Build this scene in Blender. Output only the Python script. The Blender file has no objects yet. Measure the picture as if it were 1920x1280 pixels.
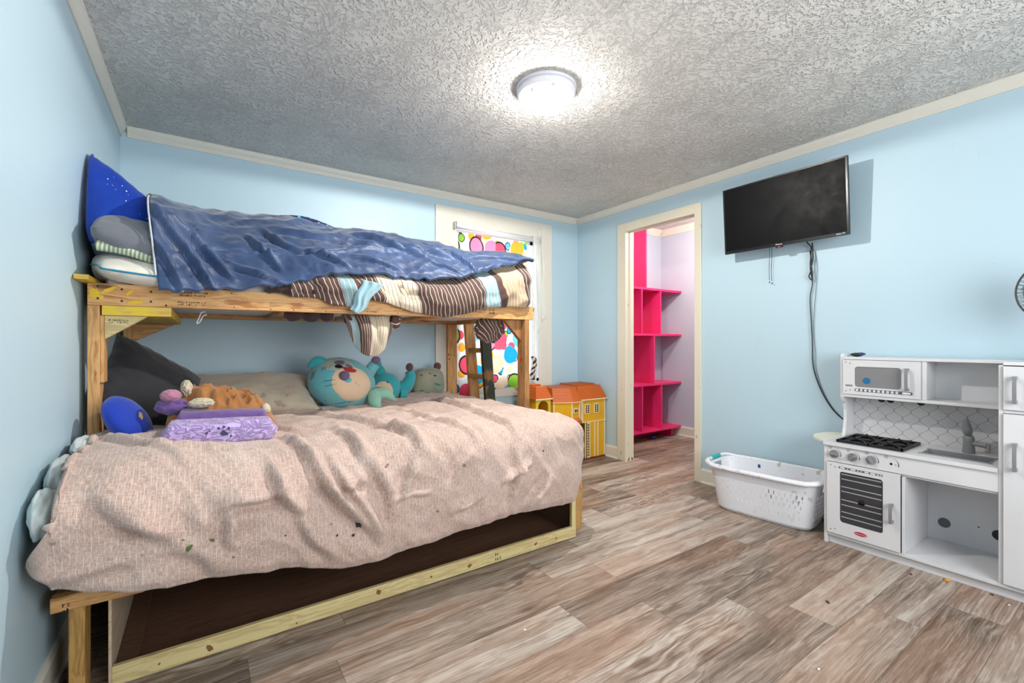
import bpy, bmesh, math, random
from mathutils import Vector, Matrix, Euler, noise
PI = math.pi
C = bpy.context.scene.collection
sc = bpy.context.scene
rnd = random.Random(7)

# ------------------------------------------------------------ camera, world, light, exposure
EYE = 1.105
cam_d = bpy.data.cameras.new('camera'); cam = bpy.data.objects.new('camera', cam_d); C.objects.link(cam)
cam.location = (0, 0, EYE)
cam.rotation_euler = (PI / 2, 0, -math.radians(34.31))
cam_d.sensor_width = 36; cam_d.lens = 36 * 850 / 1920; cam_d.shift_y = 1 / 1920
cam_d.clip_start = 0.02
sc.camera = cam
world = bpy.data.worlds.new('sky'); sc.world = world; world.use_nodes = True
wb = world.node_tree.nodes['Background']
wb.inputs[0].default_value = (0.93, 0.97, 1.0, 1); wb.inputs[1].default_value = 2.0
sc.view_settings.view_transform = 'Standard'; sc.view_settings.look = 'None'
sc.view_settings.gamma = 1.0; sc.view_settings.use_curve_mapping = False
sc.view_settings.exposure = 0.50
sc.cycles.max_bounces = 8; sc.cycles.diffuse_bounces = 5
sc.cycles.sample_clamp_indirect = 6.0
sc.cycles.caustics_reflective = False; sc.cycles.caustics_refractive = False

def light(name, kind, loc, energy, color=(1, 1, 1), size=0.04, rot=(0, 0, 0), sy=None, spread=None):
    l = bpy.data.lights.new(name, kind); o = bpy.data.objects.new(name, l); C.objects.link(o)
    o.location = loc; o.rotation_euler = rot; l.energy = energy; l.color = color
    if kind == 'AREA':
        l.shape = 'RECTANGLE'; l.size = size; l.size_y = sy or size
    else:
        l.shadow_soft_size = size
    return o

# unseen area light added behind the camera as soft fill for the room
rear_fill = light('added_fill_light', 'AREA', (1.40, -1.03, 1.45), 38, (0.97, 0.98, 1.0), 1.7, (PI / 2, 0, 0), 1.3)
LAMP = (1.43, 1.79)
bulb_light = light('bulb_light', 'SPOT', (LAMP[0], LAMP[1], 2.281), 72, (1.0, 0.965, 0.90), 0.022)
bulb_light.data.spot_size = math.radians(180); bulb_light.data.spot_blend = 0.06
bulb_glow = light('bulb_glow', 'POINT', (LAMP[0], LAMP[1], 2.215), 9, (1.0, 0.965, 0.92), 0.045)
closet_light = light('closet_light', 'POINT', (3.95, 2.55, 2.25), 34, (1.0, 0.88, 0.76), 0.03)

# ------------------------------------------------------------ projection helper (real 3D points on known planes)
_s, _c = math.sin(math.radians(34.31)), math.cos(math.radians(34.31))
def at(px, py, X=None, Y=None, Z=None):
    r = (px - 960) / 850; u = (641 - py) / 850
    x, y, z = _s + _c * r, _c - _s * r, u
    t = X / x if X is not None else Y / y if Y is not None else (Z - EYE) / z
    return Vector((x * t, y * t, EYE + z * t))
def lerp_tab(tab, x):
    if x <= tab[0][0]: return tab[0][1]
    for (a, b), (c, d) in zip(tab, tab[1:]):
        if x <= c:
            t = (x - a) / (c - a) if c > a else 0
            t = t * t * (3 - 2 * t) * 0.5 + t * 0.5
            return b + (d - b) * t
    return tab[-1][1]
def sm(a, b, x):
    t = min(1, max(0, (x - a) / (b - a))); return t * t * (3 - 2 * t)

# ------------------------------------------------------------ object helpers
def world_off(p):
    v = Vector((0, 0, 0))
    while p is not None:
        v += p.location; p = p.parent
    return v
def tag(o, label=None, cat=None, group=None, kind=None):
    if label: o['label'] = label
    if cat: o['category'] = cat
    if group: o['group'] = group
    if kind: o['kind'] = kind
    return o
def thing(name, label, cat, loc=(0, 0, 0), group=None):
    o = bpy.data.objects.new(name, None); C.objects.link(o); o.location = loc
    o.empty_display_size = 0.05
    return tag(o, label, cat, group)
def copy_tree(o, parent=None):
    c = o.copy(); C.objects.link(c); c.parent = parent
    for ch in list(o.children): copy_tree(ch, c)
    return c

class MB:
    def __init__(s): s.v = []; s.f = []; s.uv = []
    def add(s, vs, fs, uvs=None, M=None):
        n = len(s.v)
        s.v += [(M @ Vector(v)) if M is not None else Vector(v) for v in vs]
        s.f += [tuple(i + n for i in f) for f in fs]
        s.uv += list(uvs) if uvs else [(0, 0)] * len(vs)
        return s
    def box(s, x0, x1, y0, y1, z0, z1, M=None):
        vs = [(x, y, z) for x in (x0, x1) for y in (y0, y1) for z in (z0, z1)]
        fs = [(0, 1, 3, 2), (4, 6, 7, 5), (0, 4, 5, 1), (2, 3, 7, 6), (0, 2, 6, 4), (1, 5, 7, 3)]
        return s.add(vs, fs, None, M)
    def prism(s, poly, ax, a, b, M=None):
        # poly in the two axes other than ax, in cyclic order (x:(y,z)) (y:(x,z)) (z:(x,y))
        n = len(poly)
        def P(p, t): return {'x': (t, p[0], p[1]), 'y': (p[0], t, p[1]), 'z': (p[0], p[1], t)}[ax]
        vs = [P(p, a) for p in poly] + [P(p, b) for p in poly]
        fs = [tuple(range(n))[::-1], tuple(range(n, 2 * n))] + [(i, (i + 1) % n, n + (i + 1) % n, n + i) for i in range(n)]
        return s.add(vs, fs, None, M)
    def cyl(s, p0, p1, r0, r1=None, seg=20, caps=True):
        p0, p1 = Vector(p0), Vector(p1); r1 = r0 if r1 is None else r1
        d = (p1 - p0).normalized(); e1 = d.orthogonal().normalized(); e2 = d.cross(e1)
        vs = []
        for p, r in ((p0, r0), (p1, r1)):
            vs += [p + e1 * r * math.cos(2 * PI * k / seg) + e2 * r * math.sin(2 * PI * k / seg) for k in range(seg)]
        fs = [(k, (k + 1) % seg, seg + (k + 1) % seg, seg + k) for k in range(seg)]
        if caps: fs += [tuple(range(seg))[::-1], tuple(range(seg, 2 * seg))]
        return s.add(vs, fs)
    def tube(s, pts, r, seg=8, closed=False, sx=1.0):
        pts = [Vector(p) for p in pts]; n = len(pts); vs = []; ref = None
        for i, p in enumerate(pts):
            a = pts[i - 1] if (i or closed) else pts[i]; b = pts[(i + 1) % n] if (i < n - 1 or closed) else pts[i]
            d = (b - a).normalized()
            if ref is None: ref = d.orthogonal().normalized()
            ref = (ref - d * ref.dot(d)).normalized(); e2 = d.cross(ref)
            rr = r[i] if isinstance(r, (list, tuple)) else r
            vs += [p + ref * rr * math.cos(2 * PI * k / seg) + e2 * rr * sx * math.sin(2 * PI * k / seg) for k in range(seg)]
        fs = []
        for i in range(n if closed else n - 1):
            j = (i + 1) % n
            fs += [(i * seg + k, i * seg + (k + 1) % seg, j * seg + (k + 1) % seg, j * seg + k) for k in range(seg)]
        if not closed: fs += [tuple(range(seg))[::-1], tuple(range((n - 1) * seg, n * seg))]
        return s.add(vs, fs)
    def lathe(s, prof, c=(0, 0, 0), seg=40, M=None):
        vs = []; n = len(prof)
        for k in range(seg):
            a = 2 * PI * k / seg
            vs += [(c[0] + r * math.cos(a), c[1] + r * math.sin(a), c[2] + z) for r, z in prof]
        fs = []
        for k in range(seg):
            j = (k + 1) % seg
            fs += [(k * n + i, j * n + i, j * n + i + 1, k * n + i + 1) for i in range(n - 1)]
        fs += [tuple(k * n for k in range(seg))[::-1], tuple(k * n + n - 1 for k in range(seg))]
        return s.add(vs, fs, None, M)
    def ball(s, c, r, M=None, nu=24, nv=14, fn=None):
        # ellipsoid; fn(dir) -> radius factor
        c = Vector(c); r = Vector(r) if not isinstance(r, (int, float)) else Vector((r, r, r)); vs = []; fs = []
        def pt(d):
            k = fn(d) if fn else 1
            v = Vector((d.x * r.x, d.y * r.y, d.z * r.z)) * k
            return c + (M @ v if M is not None else v)
        vs.append(pt(Vector((0, 0, 1))))
        for i in range(1, nv):
            th = PI * i / nv
            for k in range(nu):
                a = 2 * PI * k / nu
                vs.append(pt(Vector((math.sin(th) * math.cos(a), math.sin(th) * math.sin(a), math.cos(th)))))
        vs.append(pt(Vector((0, 0, -1))))
        for k in range(nu): fs.append((0, 1 + k, 1 + (k + 1) % nu))
        for i in range(nv - 2):
            for k in range(nu):
                a = 1 + i * nu + k; b = 1 + i * nu + (k + 1) % nu
                fs.append((a, a + nu, b + nu, b))
        o = 1 + (nv - 2) * nu
        for k in range(nu): fs.append((o + k, len(vs) - 1, o + (k + 1) % nu))
        uvs = [(1.24 + 0.06 * math.atan2(v.x - c.x, -(v.y - c.y)) + (v.z - c.z) * 0.5, v.z) for v in vs]
        return s.add(vs, fs, uvs)
    def grid(s, fn, nu, nv, uvf=None, closed_u=False):
        vs = []; uvs = []
        for j in range(nv + 1):
            for i in range(nu + (0 if closed_u else 1)):
                u = i / nu; v = j / nv
                vs.append(fn(u, v)); uvs.append(uvf(u, v) if uvf else (u, v))
        w = nu if closed_u else nu + 1; fs = []
        for j in range(nv):
            for i in range(nu):
                a = j * w + i; b = j * w + (i + 1) % w
                fs.append((a, b, b + w, a + w))
        return s.add(vs, fs, uvs)
    def build(s, name, m, parent=None, bevel=0, smooth=False, solid=0, sub=0, local=False, merge=False):
        if parent is None and not local:
            xs = [v.x for v in s.v]; ys = [v.y for v in s.v]; zs = [v.z for v in s.v]
            off = Vector(((min(xs) + max(xs)) / 2, (min(ys) + max(ys)) / 2, min(zs)))
        else:
            off = world_off(parent) if (parent is not None and not local) else Vector((0, 0, 0))
        me = bpy.data.meshes.new(name)
        me.from_pydata([tuple(v - off) for v in s.v], [], s.f)
        uvl = me.uv_layers.new(name='UVMap')
        for lp in me.loops: uvl.data[lp.index].uv = s.uv[lp.vertex_index]
        bm = bmesh.new(); bm.from_mesh(me)
        if merge: bmesh.ops.remove_doubles(bm, verts=bm.verts, dist=1e-5)
        bmesh.ops.recalc_face_normals(bm, faces=bm.faces)
        bm.to_mesh(me); bm.free()
        me.materials.append(m)
        o = bpy.data.objects.new(name, me); C.objects.link(o)
        if parent is None and not local: o.location = off
        o.parent = parent
        if smooth: me.shade_smooth()
        if solid:
            md = o.modifiers.new('thickness', 'SOLIDIFY'); md.thickness = solid; md.offset = -1
        if bevel:
            md = o.modifiers.new('bevel', 'BEVEL'); md.width = bevel; md.segments = 2; md.limit_method = 'ANGLE'
            md.angle_limit = math.radians(40)
        if sub:
            md = o.modifiers.new('sub', 'SUBSURF'); md.levels = sub; md.render_levels = sub
        return o
def box(name, m, parent, x0, x1, y0, y1, z0, z1, bevel=0.0):
    return MB().box(x0, x1, y0, y1, z0, z1).build(name, m, parent, bevel)

def text(name, s, m, parent, loc, rot, size, extrude=0.0004, align='CENTER', squash=1.0):
    cu = bpy.data.curves.new(name, 'FONT'); cu.body = s; cu.size = size; cu.extrude = extrude
    cu.align_x = align; cu.align_y = 'CENTER'
    tmp = bpy.data.objects.new('tmp', cu); C.objects.link(tmp)
    bpy.context.view_layer.update()
    me = bpy.data.meshes.new_from_object(tmp.evaluated_get(bpy.context.evaluated_depsgraph_get()))
    bpy.data.objects.remove(tmp)
    me.transform(Matrix.Diagonal((squash, 1, 1, 1)))
    me.transform(rot.to_4x4() if isinstance(rot, Matrix) else Euler(rot).to_matrix().to_4x4())
    off = Vector(loc) - world_off(parent)
    me.transform(Matrix.Translation(off))
    me.materials.clear(); me.materials.append(m)
    o = bpy.data.objects.new(name, me); C.objects.link(o); o.parent = parent
    return o
# text facing -X (on the right wall) and facing -Y (towards the viewer)
R_X = Matrix(((0, 0, -1), (-1, 0, 0), (0, 1, 0)))
R_Y = Matrix(((1, 0, 0), (0, 0, -1), (0, 1, 0)))

# ------------------------------------------------------------ material helpers
def srgb(r, g, b):
    def f(c):
        c /= 255
        return c / 12.92 if c <= 0.04045 else ((c + 0.055) / 1.055) ** 2.4
    return (f(r), f(g), f(b), 1)
class NT:
    def __init__(s, name):
        s.m = bpy.data.materials.new(name); s.m.use_nodes = True; s.t = s.m.node_tree
        s.b = s.t.nodes['Principled BSDF']; s.out = s.t.nodes['Material Output']
    def set(s, sock, v):
        if isinstance(v, bpy.types.NodeSocket): s.t.links.new(v, sock)
        elif v is not None:
            if sock.type == 'RGBA' and len(v) == 3: v = (*v, 1)
            sock.default_value = v
    def n(s, typ, ins=None, **props):
        nd = s.t.nodes.new('ShaderNode' + typ)
        for k, v in props.items(): setattr(nd, k, v)
        for k, v in (ins or {}).items(): s.set(nd.inputs[k], v)
        return nd
    def M(s, op, a, b=None, c=None, clamp=False):
        nd = s.n('Math', {0: a, 1: b, 2: c}, operation=op, use_clamp=clamp); return nd.outputs[0]
    def V(s, op, a, b=None):
        nd = s.n('VectorMath', operation=op); s.set(nd.inputs[0], a)
        if b is not None:
            s.set(nd.inputs[3 if op == 'SCALE' else 1], b)
        return nd.outputs['Value' if op in ('LENGTH', 'DOT_PRODUCT', 'DISTANCE') else 'Vector']
    def mix(s, f, a, b, mode='MIX'):
        nd = s.n('Mix', data_type='RGBA', blend_type=mode)
        s.set(nd.inputs[0], f); s.set(nd.inputs[6], a); s.set(nd.inputs[7], b); return nd.outputs[2]
    def obj(s): return s.n('TexCoord').outputs['Object']
    def uv(s): return s.n('TexCoord').outputs['UV']
    def gen(s): return s.n('TexCoord').outputs['Generated']
    def xyz(s, v): return s.n('SeparateXYZ', {0: v}).outputs
    def vec(s, x=0, y=0, z=0): return s.n('CombineXYZ', {0: x, 1: y, 2: z}).outputs[0]
    def map(s, v, scale=(1, 1, 1), loc=(0, 0, 0), rot=(0, 0, 0)):
        return s.n('Mapping', {0: v, 1: loc, 2: rot, 3: scale}).outputs[0]
    def noise(s, v, scale=5, detail=3, rough=0.5, dist=0, out='Fac'):
        return s.n('TexNoise', {'Vector': v, 'Scale': scale, 'Detail': detail, 'Roughness': rough, 'Distortion': dist}).outputs[out]
    def vor(s, v, scale=5, feature='F1', rand=1, **k):
        return s.n('TexVoronoi', {'Vector': v, 'Scale': scale, 'Randomness': rand}, feature=feature, **k).outputs
    def ramp(s, f, stops, interp='LINEAR'):
        nd = s.n('ValToRGB', {0: f}); cr = nd.color_ramp; cr.interpolation = interp
        while len(cr.elements) < len(stops): cr.elements.new(0.5)
        for e, (p, c) in zip(cr.elements, stops):
            e.position = p; e.color = c if not isinstance(c, (int, float)) else (c, c, c, 1)
        return nd.outputs[0]
    def bump(s, h, strength=0.3, dist=0.01):
        nd = s.n('Bump', {'Height': h, 'Strength': strength, 'Distance': dist}); s.set(s.b.inputs['Normal'], nd.outputs[0]); return nd
    def base(s, c, rough=0.6, **k):
        s.set(s.b.inputs['Base Color'], c); s.set(s.b.inputs['Roughness'], rough)
        for kk, v in k.items(): s.set(s.b.inputs[kk.replace('_', ' ')], v)
        return s.m

def plain(name, col, rough=0.5, bumps=0.0, bscale=60, var=0.0, spec=0.5, metal=0.0, sheen=0.0, coat=0.0):
    t = NT(name); o = t.obj(); c = col
    if var:
        f = t.noise(o, 4, 4, 0.6)
        d = tuple(x * (1 - var) for x in col[:3]) + (1,); l = tuple(min(1, x * (1 + var)) for x in col[:3]) + (1,)
        c = t.ramp(f, [(0.3, d), (0.7, l)])
    if bumps: t.bump(t.noise(o, bscale, 3, 0.6), bumps, 0.004)
    t.base(c, rough, Metallic=metal)
    t.set(t.b.inputs['Specular IOR Level'], spec)
    if sheen: t.set(t.b.inputs['Sheen Weight'], sheen)
    if coat: t.set(t.b.inputs['Coat Weight'], coat)
    return t.m

def wood(name, axis, light_c, dark_c, knots=True, stain=None, rough=0.6, scale=1.0):
    t = NT(name); o = t.obj()
    st = {'x': (0.9, 14, 14), 'y': (14, 0.9, 14), 'z': (14, 14, 0.9)}[axis]
    st = tuple(k * scale for k in st)
    warp = t.noise(o, 3, 2, 0.5, out='Color')
    v = t.V('ADD', t.map(o, st), t.V('SCALE', warp, 0.9))
    g = t.noise(v, 1.6, 5, 0.62)
    g2 = t.noise(t.map(o, tuple(k * 6 for k in st)), 1.2, 3, 0.6)
    rings = t.M('SINE', t.M('MULTIPLY', g, 34.0))
    f = t.M('ADD', t.M('MULTIPLY', g, 0.7), t.M('ADD', t.M('MULTIPLY', rings, 0.10), t.M('MULTIPLY', g2, 0.25)))
    c = t.ramp(f, [(0.28, dark_c), (0.5, light_c), (0.62, light_c), (0.85, dark_c)])
    if knots:
        kn = t.vor(t.map(o, {'x': (3.2, 9, 9), 'y': (9, 3.2, 9), 'z': (9, 9, 3.2)}[axis]), 1.0)['Distance']
        km = t.ramp(kn, [(0.05, 1.0), (0.16, 0.0)])
        c = t.mix(km, c, tuple(x * 0.35 for x in dark_c[:3]) + (1,))
    if stain:
        sf = t.ramp(t.noise(o, stain[1], 3, 0.6), [(stain[2], 0.0), (stain[2] + 0.08, 1.0)])
        c = t.mix(t.M('MULTIPLY', sf, stain[3]), c, stain[0])
    t.bump(g2, 0.25, 0.003)
    return t.base(c, rough)

# ------------------------------------------------------------ setting materials
def m_wall(name, col):
    t = NT(name); o = t.obj()
    f = t.noise(o, 1.7, 3, 0.6); c = t.mix(t.M('MULTIPLY', f, 0.35), col, tuple(x * 0.93 for x in col[:3]) + (1,))
    sp = t.vor(o, 9.0)['Distance']; sm_ = t.ramp(sp, [(0.012, 1.0), (0.03, 0.0)])
    c = t.mix(t.M('MULTIPLY', sm_, 0.45), c, srgb(130, 130, 130))
    sc2 = t.ramp(t.noise(t.map(o, (3, 3, 1.2)), 3.2, 5, 0.7), [(0.66, 0.0), (0.74, 1.0)])
    c = t.mix(t.M('MULTIPLY', sc2, 0.12), c, srgb(150, 140, 130))
    t.bump(t.M('ADD', t.noise(o, 160, 2, 0.6), t.M('MULTIPLY', t.noise(o, 5, 2), 4.0)), 0.10, 0.004)
    return t.base(c, 0.45)
WALL = m_wall('blue_wall_paint', srgb(184, 209, 221))
CLOSETW = m_wall('closet_wall_paint', srgb(190, 198, 214))
def m_ceiling():
    t = NT('stomped_ceiling'); o = t.obj(); x, y, z = t.xyz(o)
    w = t.noise(o, 9, 2, 0.5, out='Color')
    p = t.V('ADD', t.vec(x, y, 0.0), t.V('SCALE', t.V('SUBTRACT', w, (0.5, 0.5, 0.5)), 0.05))
    hs = None
    for sc_, off in ((5.2, 0.0), (6.3, 3.7)):
        q = t.map(p, (1, 1, 1), (off, off * 0.6, 0))
        vo = t.n('TexVoronoi', {'Vector': q, 'Scale': sc_, 'Randomness': 0.9}, voronoi_dimensions='2D').outputs
        # Position comes back in texture space
        dx, dy, _ = t.xyz(t.V('SUBTRACT', q, vo['Position']))
        ang = t.M('ARCTAN2', dy, dx); r = vo['Distance']
        cx, cy, cz = t.xyz(vo['Color'])
        nn = t.noise(t.vec(t.M('ADD', t.M('MULTIPLY', ang, 4.2), t.M('MULTIPLY', cx, 40)), t.M('MULTIPLY', r, 5.5), t.M('MULTIPLY', cy, 30)), 1.35, 2, 0.45)
        h = t.ramp(nn, [(0.46, 0.0), (0.57, 1.0)])
        hs = h if hs is None else t.M('MAXIMUM', hs, t.M('MULTIPLY', h, 0.9))
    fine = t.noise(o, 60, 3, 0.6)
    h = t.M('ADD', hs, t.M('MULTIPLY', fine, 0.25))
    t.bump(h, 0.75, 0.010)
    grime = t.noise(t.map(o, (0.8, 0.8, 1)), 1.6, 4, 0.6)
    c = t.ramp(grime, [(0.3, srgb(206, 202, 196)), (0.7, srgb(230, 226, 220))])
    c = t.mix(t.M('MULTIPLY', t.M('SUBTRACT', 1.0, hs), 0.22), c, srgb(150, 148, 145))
    return t.base(c, 0.7)
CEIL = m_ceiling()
def m_floor():
    t = NT('plank_floor'); o = t.obj(); x, y, z = t.xyz(o)
    W, L = 0.182, 1.22
    yy = t.M('ADD', y, 0.02)
    row = t.M('FLOOR', t.M('DIVIDE', yy, W))
    ro = t.n('TexWhiteNoise', {'W': row}, noise_dimensions='1D').outputs['Value']
    xx = t.M('ADD', x, t.M('MULTIPLY', ro, L * 3))
    col = t.M('FLOOR', t.M('DIVIDE', xx, L))
    idv = t.n('TexWhiteNoise', {'Vector': t.vec(row, col, 0)}, noise_dimensions='2D').outputs
    r1, r2, r3 = t.xyz(idv['Color'])
    loc = t.vec(t.M('ADD', x, t.M('MULTIPLY', r1, 17)), t.M('ADD', y, t.M('MULTIPLY', r2, 9)), t.M('MULTIPLY', r3, 5))
    warp = t.noise(t.map(loc, (1.6, 5, 1)), 2.0, 2, 0.5, out='Color')
    lw = t.V('ADD', t.map(loc, (1.1, 17, 1)), t.V('SCALE', warp, 1.5))
    g = t.noise(lw, 1.0, 6, 0.66)
    g3 = t.noise(t.V('ADD', t.map(loc, (3.0, 130, 1)), t.V('SCALE', warp, 2.5)), 1.0, 5, 0.72)
    patch = t.noise(t.map(loc, (1.4, 3.4, 1)), 1.0, 2, 0.5)
    rings = t.M('SINE', t.M('MULTIPLY', t.noise(t.V('ADD', t.map(loc, (0.9, 6.5, 1)), t.V('SCALE', warp, 1.0)), 1.0, 1, 0.4), 75))
    ringm = t.ramp(patch, [(0.52, 0.0), (0.66, 1.0)])
    tone = t.M('ADD', t.M('MULTIPLY', idv['Value'], 0.24), t.M('MULTIPLY', g, 0.98))
    tone = t.M('ADD', tone, t.M('MULTIPLY', t.M('SUBTRACT', g3, 0.5), 0.85))
    tone = t.M('ADD', tone, t.M('MULTIPLY', t.M('MULTIPLY', rings, ringm), 0.10))
    c = t.ramp(t.M('SUBTRACT', tone, 0.12), [(0.20, srgb(78, 64, 54)), (0.38, srgb(118, 101, 88)), (0.55, srgb(156, 140, 127)), (0.76, srgb(192, 182, 171))])
    pores = t.ramp(t.noise(t.V('ADD', t.map(loc, (5, 170, 1), (3, 3, 0)), t.V('SCALE', warp, 2.5)), 1.0, 3, 0.6), [(0.60, 0.0), (0.68, 1.0)])
    c = t.mix(t.M('MULTIPLY', pores, 0.35), c, srgb(84, 70, 60))
    kn = t.vor(t.map(loc, (2.3, 9.0, 1)), 1.0)['Distance']
    c = t.mix(t.M('MULTIPLY', t.ramp(kn, [(0.03, 1.0), (0.17, 0.0)]), 0.75), c, srgb(62, 46, 40))
    c = t.mix(t.M('MULTIPLY', t.ramp(t.noise(t.map(loc, (1.3, 2.4, 1), (4, 4, 0)), 1.0, 2), [(0.45, 0.0), (0.65, 1.0)]), 0.25), c, srgb(176, 128, 96))
    fy = t.M('FRACT', t.M('DIVIDE', yy, W)); fx = t.M('FRACT', t.M('DIVIDE', xx, L))
    ey = t.M('MINIMUM', fy, t.M('SUBTRACT', 1.0, fy)); ex = t.M('MULTIPLY', t.M('MINIMUM', fx, t.M('SUBTRACT', 1.0, fx)), L / W)
    e = t.M('MINIMUM', ey, ex); seam = t.ramp(e, [(0.004, 1.0), (0.012, 0.0)])
    c = t.mix(t.M('MULTIPLY', seam, 0.45), c, srgb(60, 48, 42))
    t.bump(t.M('SUBTRACT', t.M('MULTIPLY', g3, 0.5), seam), 0.12, 0.003)
    t.base(c, t.M('ADD', 0.42, t.M('MULTIPLY', g3, 0.15)))
    t.set(t.b.inputs['Specular IOR Level'], 0.35)
    return t.m
FLOOR = m_floor()
def m_trim(name, col, chip):
    t = NT(name); o = t.obj()
    f = t.noise(t.map(o, (6, 6, 1.0)), 2.0, 4, 0.6)
    c = t.mix(t.M('MULTIPLY', f, 0.5), col, tuple(x * 0.86 for x in col[:3]) + (1,))
    ch = t.ramp(t.noise(t.map(o, (1, 1, 0.45)), 24, 4, 0.65), [(chip, 0.0), (chip + 0.03, 1.0)])
    c = t.mix(t.M('MULTIPLY', ch, 0.7), c, srgb(128, 112, 92))
    sp = t.vor(o, 14.0)['Distance']
    c = t.mix(t.M('MULTIPLY', t.ramp(sp, [(0.03, 1.0), (0.06, 0.0)]), 0.55), c, srgb(110, 104, 96))
    return t.base(c, 0.4)
TRIM = m_trim('cream_trim_paint', srgb(224, 220, 208), 0.72)
TRIMD = m_trim('chipped_door_paint', srgb(224, 216, 196), 0.665)
WHITE = plain('white_plastic', srgb(232, 234, 236), 0.35)
BLACK = plain('black_plastic', srgb(18, 18, 20), 0.4)
METAL = plain('brushed_metal', srgb(170, 170, 172), 0.35, metal=0.8)

# ------------------------------------------------------------ room shell
XL, XR, YB, CZ = -0.405, 3.245, 3.536, 2.385
YF = -1.0
def struct(o, label=None): o['kind'] = 'structure'; return o
struct(box('floor', FLOOR, None, XL - 0.1, 4.80, YF - 0.1, 3.70, -0.05, 0.0))
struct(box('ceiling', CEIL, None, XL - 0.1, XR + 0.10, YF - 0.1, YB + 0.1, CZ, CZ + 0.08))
struct(box('wall_left', WALL, None, XL - 0.10, XL, YF - 0.1, YB + 0.1, 0, CZ))
WX0, WX1, WZ0, WZ1 = 1.797, 2.731, 0.725, 2.125      # window opening
b = MB().box(XL, WX0, YB, YB + 0.1, 0, CZ).box(WX1, XR + 0.1, YB, YB + 0.1, 0, CZ).box(WX0, WX1, YB, YB + 0.1, 0, WZ0).box(WX0, WX1, YB, YB + 0.1, WZ1, CZ)
struct(b.build('wall_back', WALL))
DY0, DY1, DZ = 2.154, 2.877, 2.132                   # closet doorway in the right wall
b = MB().box(XR, XR + 0.103, YF - 0.1, DY0 - 0.02, 0, CZ).box(XR, XR + 0.103, DY1 + 0.02, YB, 0, CZ).box(XR, XR + 0.103, DY0 - 0.02, DY1 + 0.02, DZ + 0.02, CZ)
struct(b.build('wall_right', WALL))
# wall behind the camera; the unseen opening is added to pass fill light
b = MB().box(XL, XR, YF - 0.1, YF, 0, 0.78).box(XL, XR, YF - 0.1, YF, 2.12, CZ).box(XL, 0.53, YF - 0.1, YF, 0.78, 2.12).box(2.27, XR, YF - 0.1, YF, 0.78, 2.12)
struct(b.build('wall_front', WALL))
# closet room
CX1, CYN, CYS, CCZ = 4.67, 3.578, 1.55, 2.47
struct(MB().box(CX1, CX1 + 0.08, CYS, CYN + 0.08, 0, CCZ).build('wall_closet_back', CLOSETW))
struct(MB().box(XR + 0.103, CX1, CYN, CYN + 0.08, 0, CCZ).build('wall_closet_left', CLOSETW))
struct(MB().box(XR + 0.103, CX1, CYS - 0.08, CYS, 0, CCZ).build('wall_closet_right', CLOSETW))
b = MB().box(XR + 0.103, XR + 0.108, CYS, DY0 - 0.02, 0, CCZ).box(XR + 0.103, XR + 0.108, DY1 + 0.02, CYN, 0, CCZ).box(XR + 0.103, XR + 0.108, DY0 - 0.02, DY1 + 0.02, DZ + 0.02, CCZ)
struct(b.build('wall_closet_front', CLOSETW))
struct(box('ceiling_closet', CEIL, None, XR + 0.103, CX1 + 0.08, CYS - 0.08, CYN + 0.08, CCZ, CCZ + 0.06))

# crown moulding: profile in (distance from wall, drop from ceiling)
CR = [(0, 0), (0.034, 0), (0.034, 0.006), (0.030, 0.011), (0.029, 0.016), (0.020, 0.030), (0.013, 0.040), (0.012, 0.047), (0.009, 0.050), (0.008, 0.058), (0, 0.058)]
def crown(n, wall, a, c):
    b = MB()
    if wall == 'L': b.prism([(XL + p, CZ - d) for p, d in CR], 'y', a, c)
    if wall == 'R': b.prism([(XR - p, CZ - d) for p, d in CR], 'y', a, c)
    if wall == 'B': b.prism([(YB - p, CZ - d) for p, d in CR], 'x', a, c)
    if wall == 'F': b.prism([(YF + p, CZ - d) for p, d in CR], 'x', a, c)
    if wall == 'CB': b.prism([(CX1 - p * 1.3, CCZ - d * 1.3) for p, d in CR], 'y', a, c)
    if wall == 'CL': b.prism([(CYN - p * 1.3, CCZ - d * 1.3) for p, d in CR], 'x', a, c)
    struct(b.build('trim_%d' % n, TRIM))
crown(1, 'L', YF, YB); crown(2, 'B', XL + 0.034, XR - 0.034); crown(3, 'R', YF, YB); crown(4, 'F', XL + 0.034, XR - 0.034)
crown(5, 'CB', CYS, CYN); crown(6, 'CL', XR + 0.11, CX1 - 0.045)
BS = [(0, 0), (0.022, 0), (0.022, 0.010), (0.014, 0.020), (0.014, 0.100), (0.008, 0.112), (0, 0.114)]
def baseb(name, wall, a, c):
    b = MB()
    if wall == 'L': b.prism([(XL + p, z) for p, z in BS], 'y', a, c)
    if wall == 'R': b.prism([(XR - p, z) for p, z in BS], 'y', a, c)
    if wall == 'B': b.prism([(YB - p, z) for p, z in BS], 'x', a, c)
    if wall == 'CB': b.prism([(CX1 - p, z) for p, z in BS], 'y', a, c)
    struct(b.build(name, TRIM))
baseb('baseboard_left', 'L', YF, YB); baseb('baseboard_back', 'B', XL + 0.022, XR - 0.022)
baseb('baseboard_right', 'R', YF, 2.102); baseb('baseboard_right', 'R', 2.968, YB); baseb('baseboard_closet', 'CB', CYS, CYN)

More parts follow.
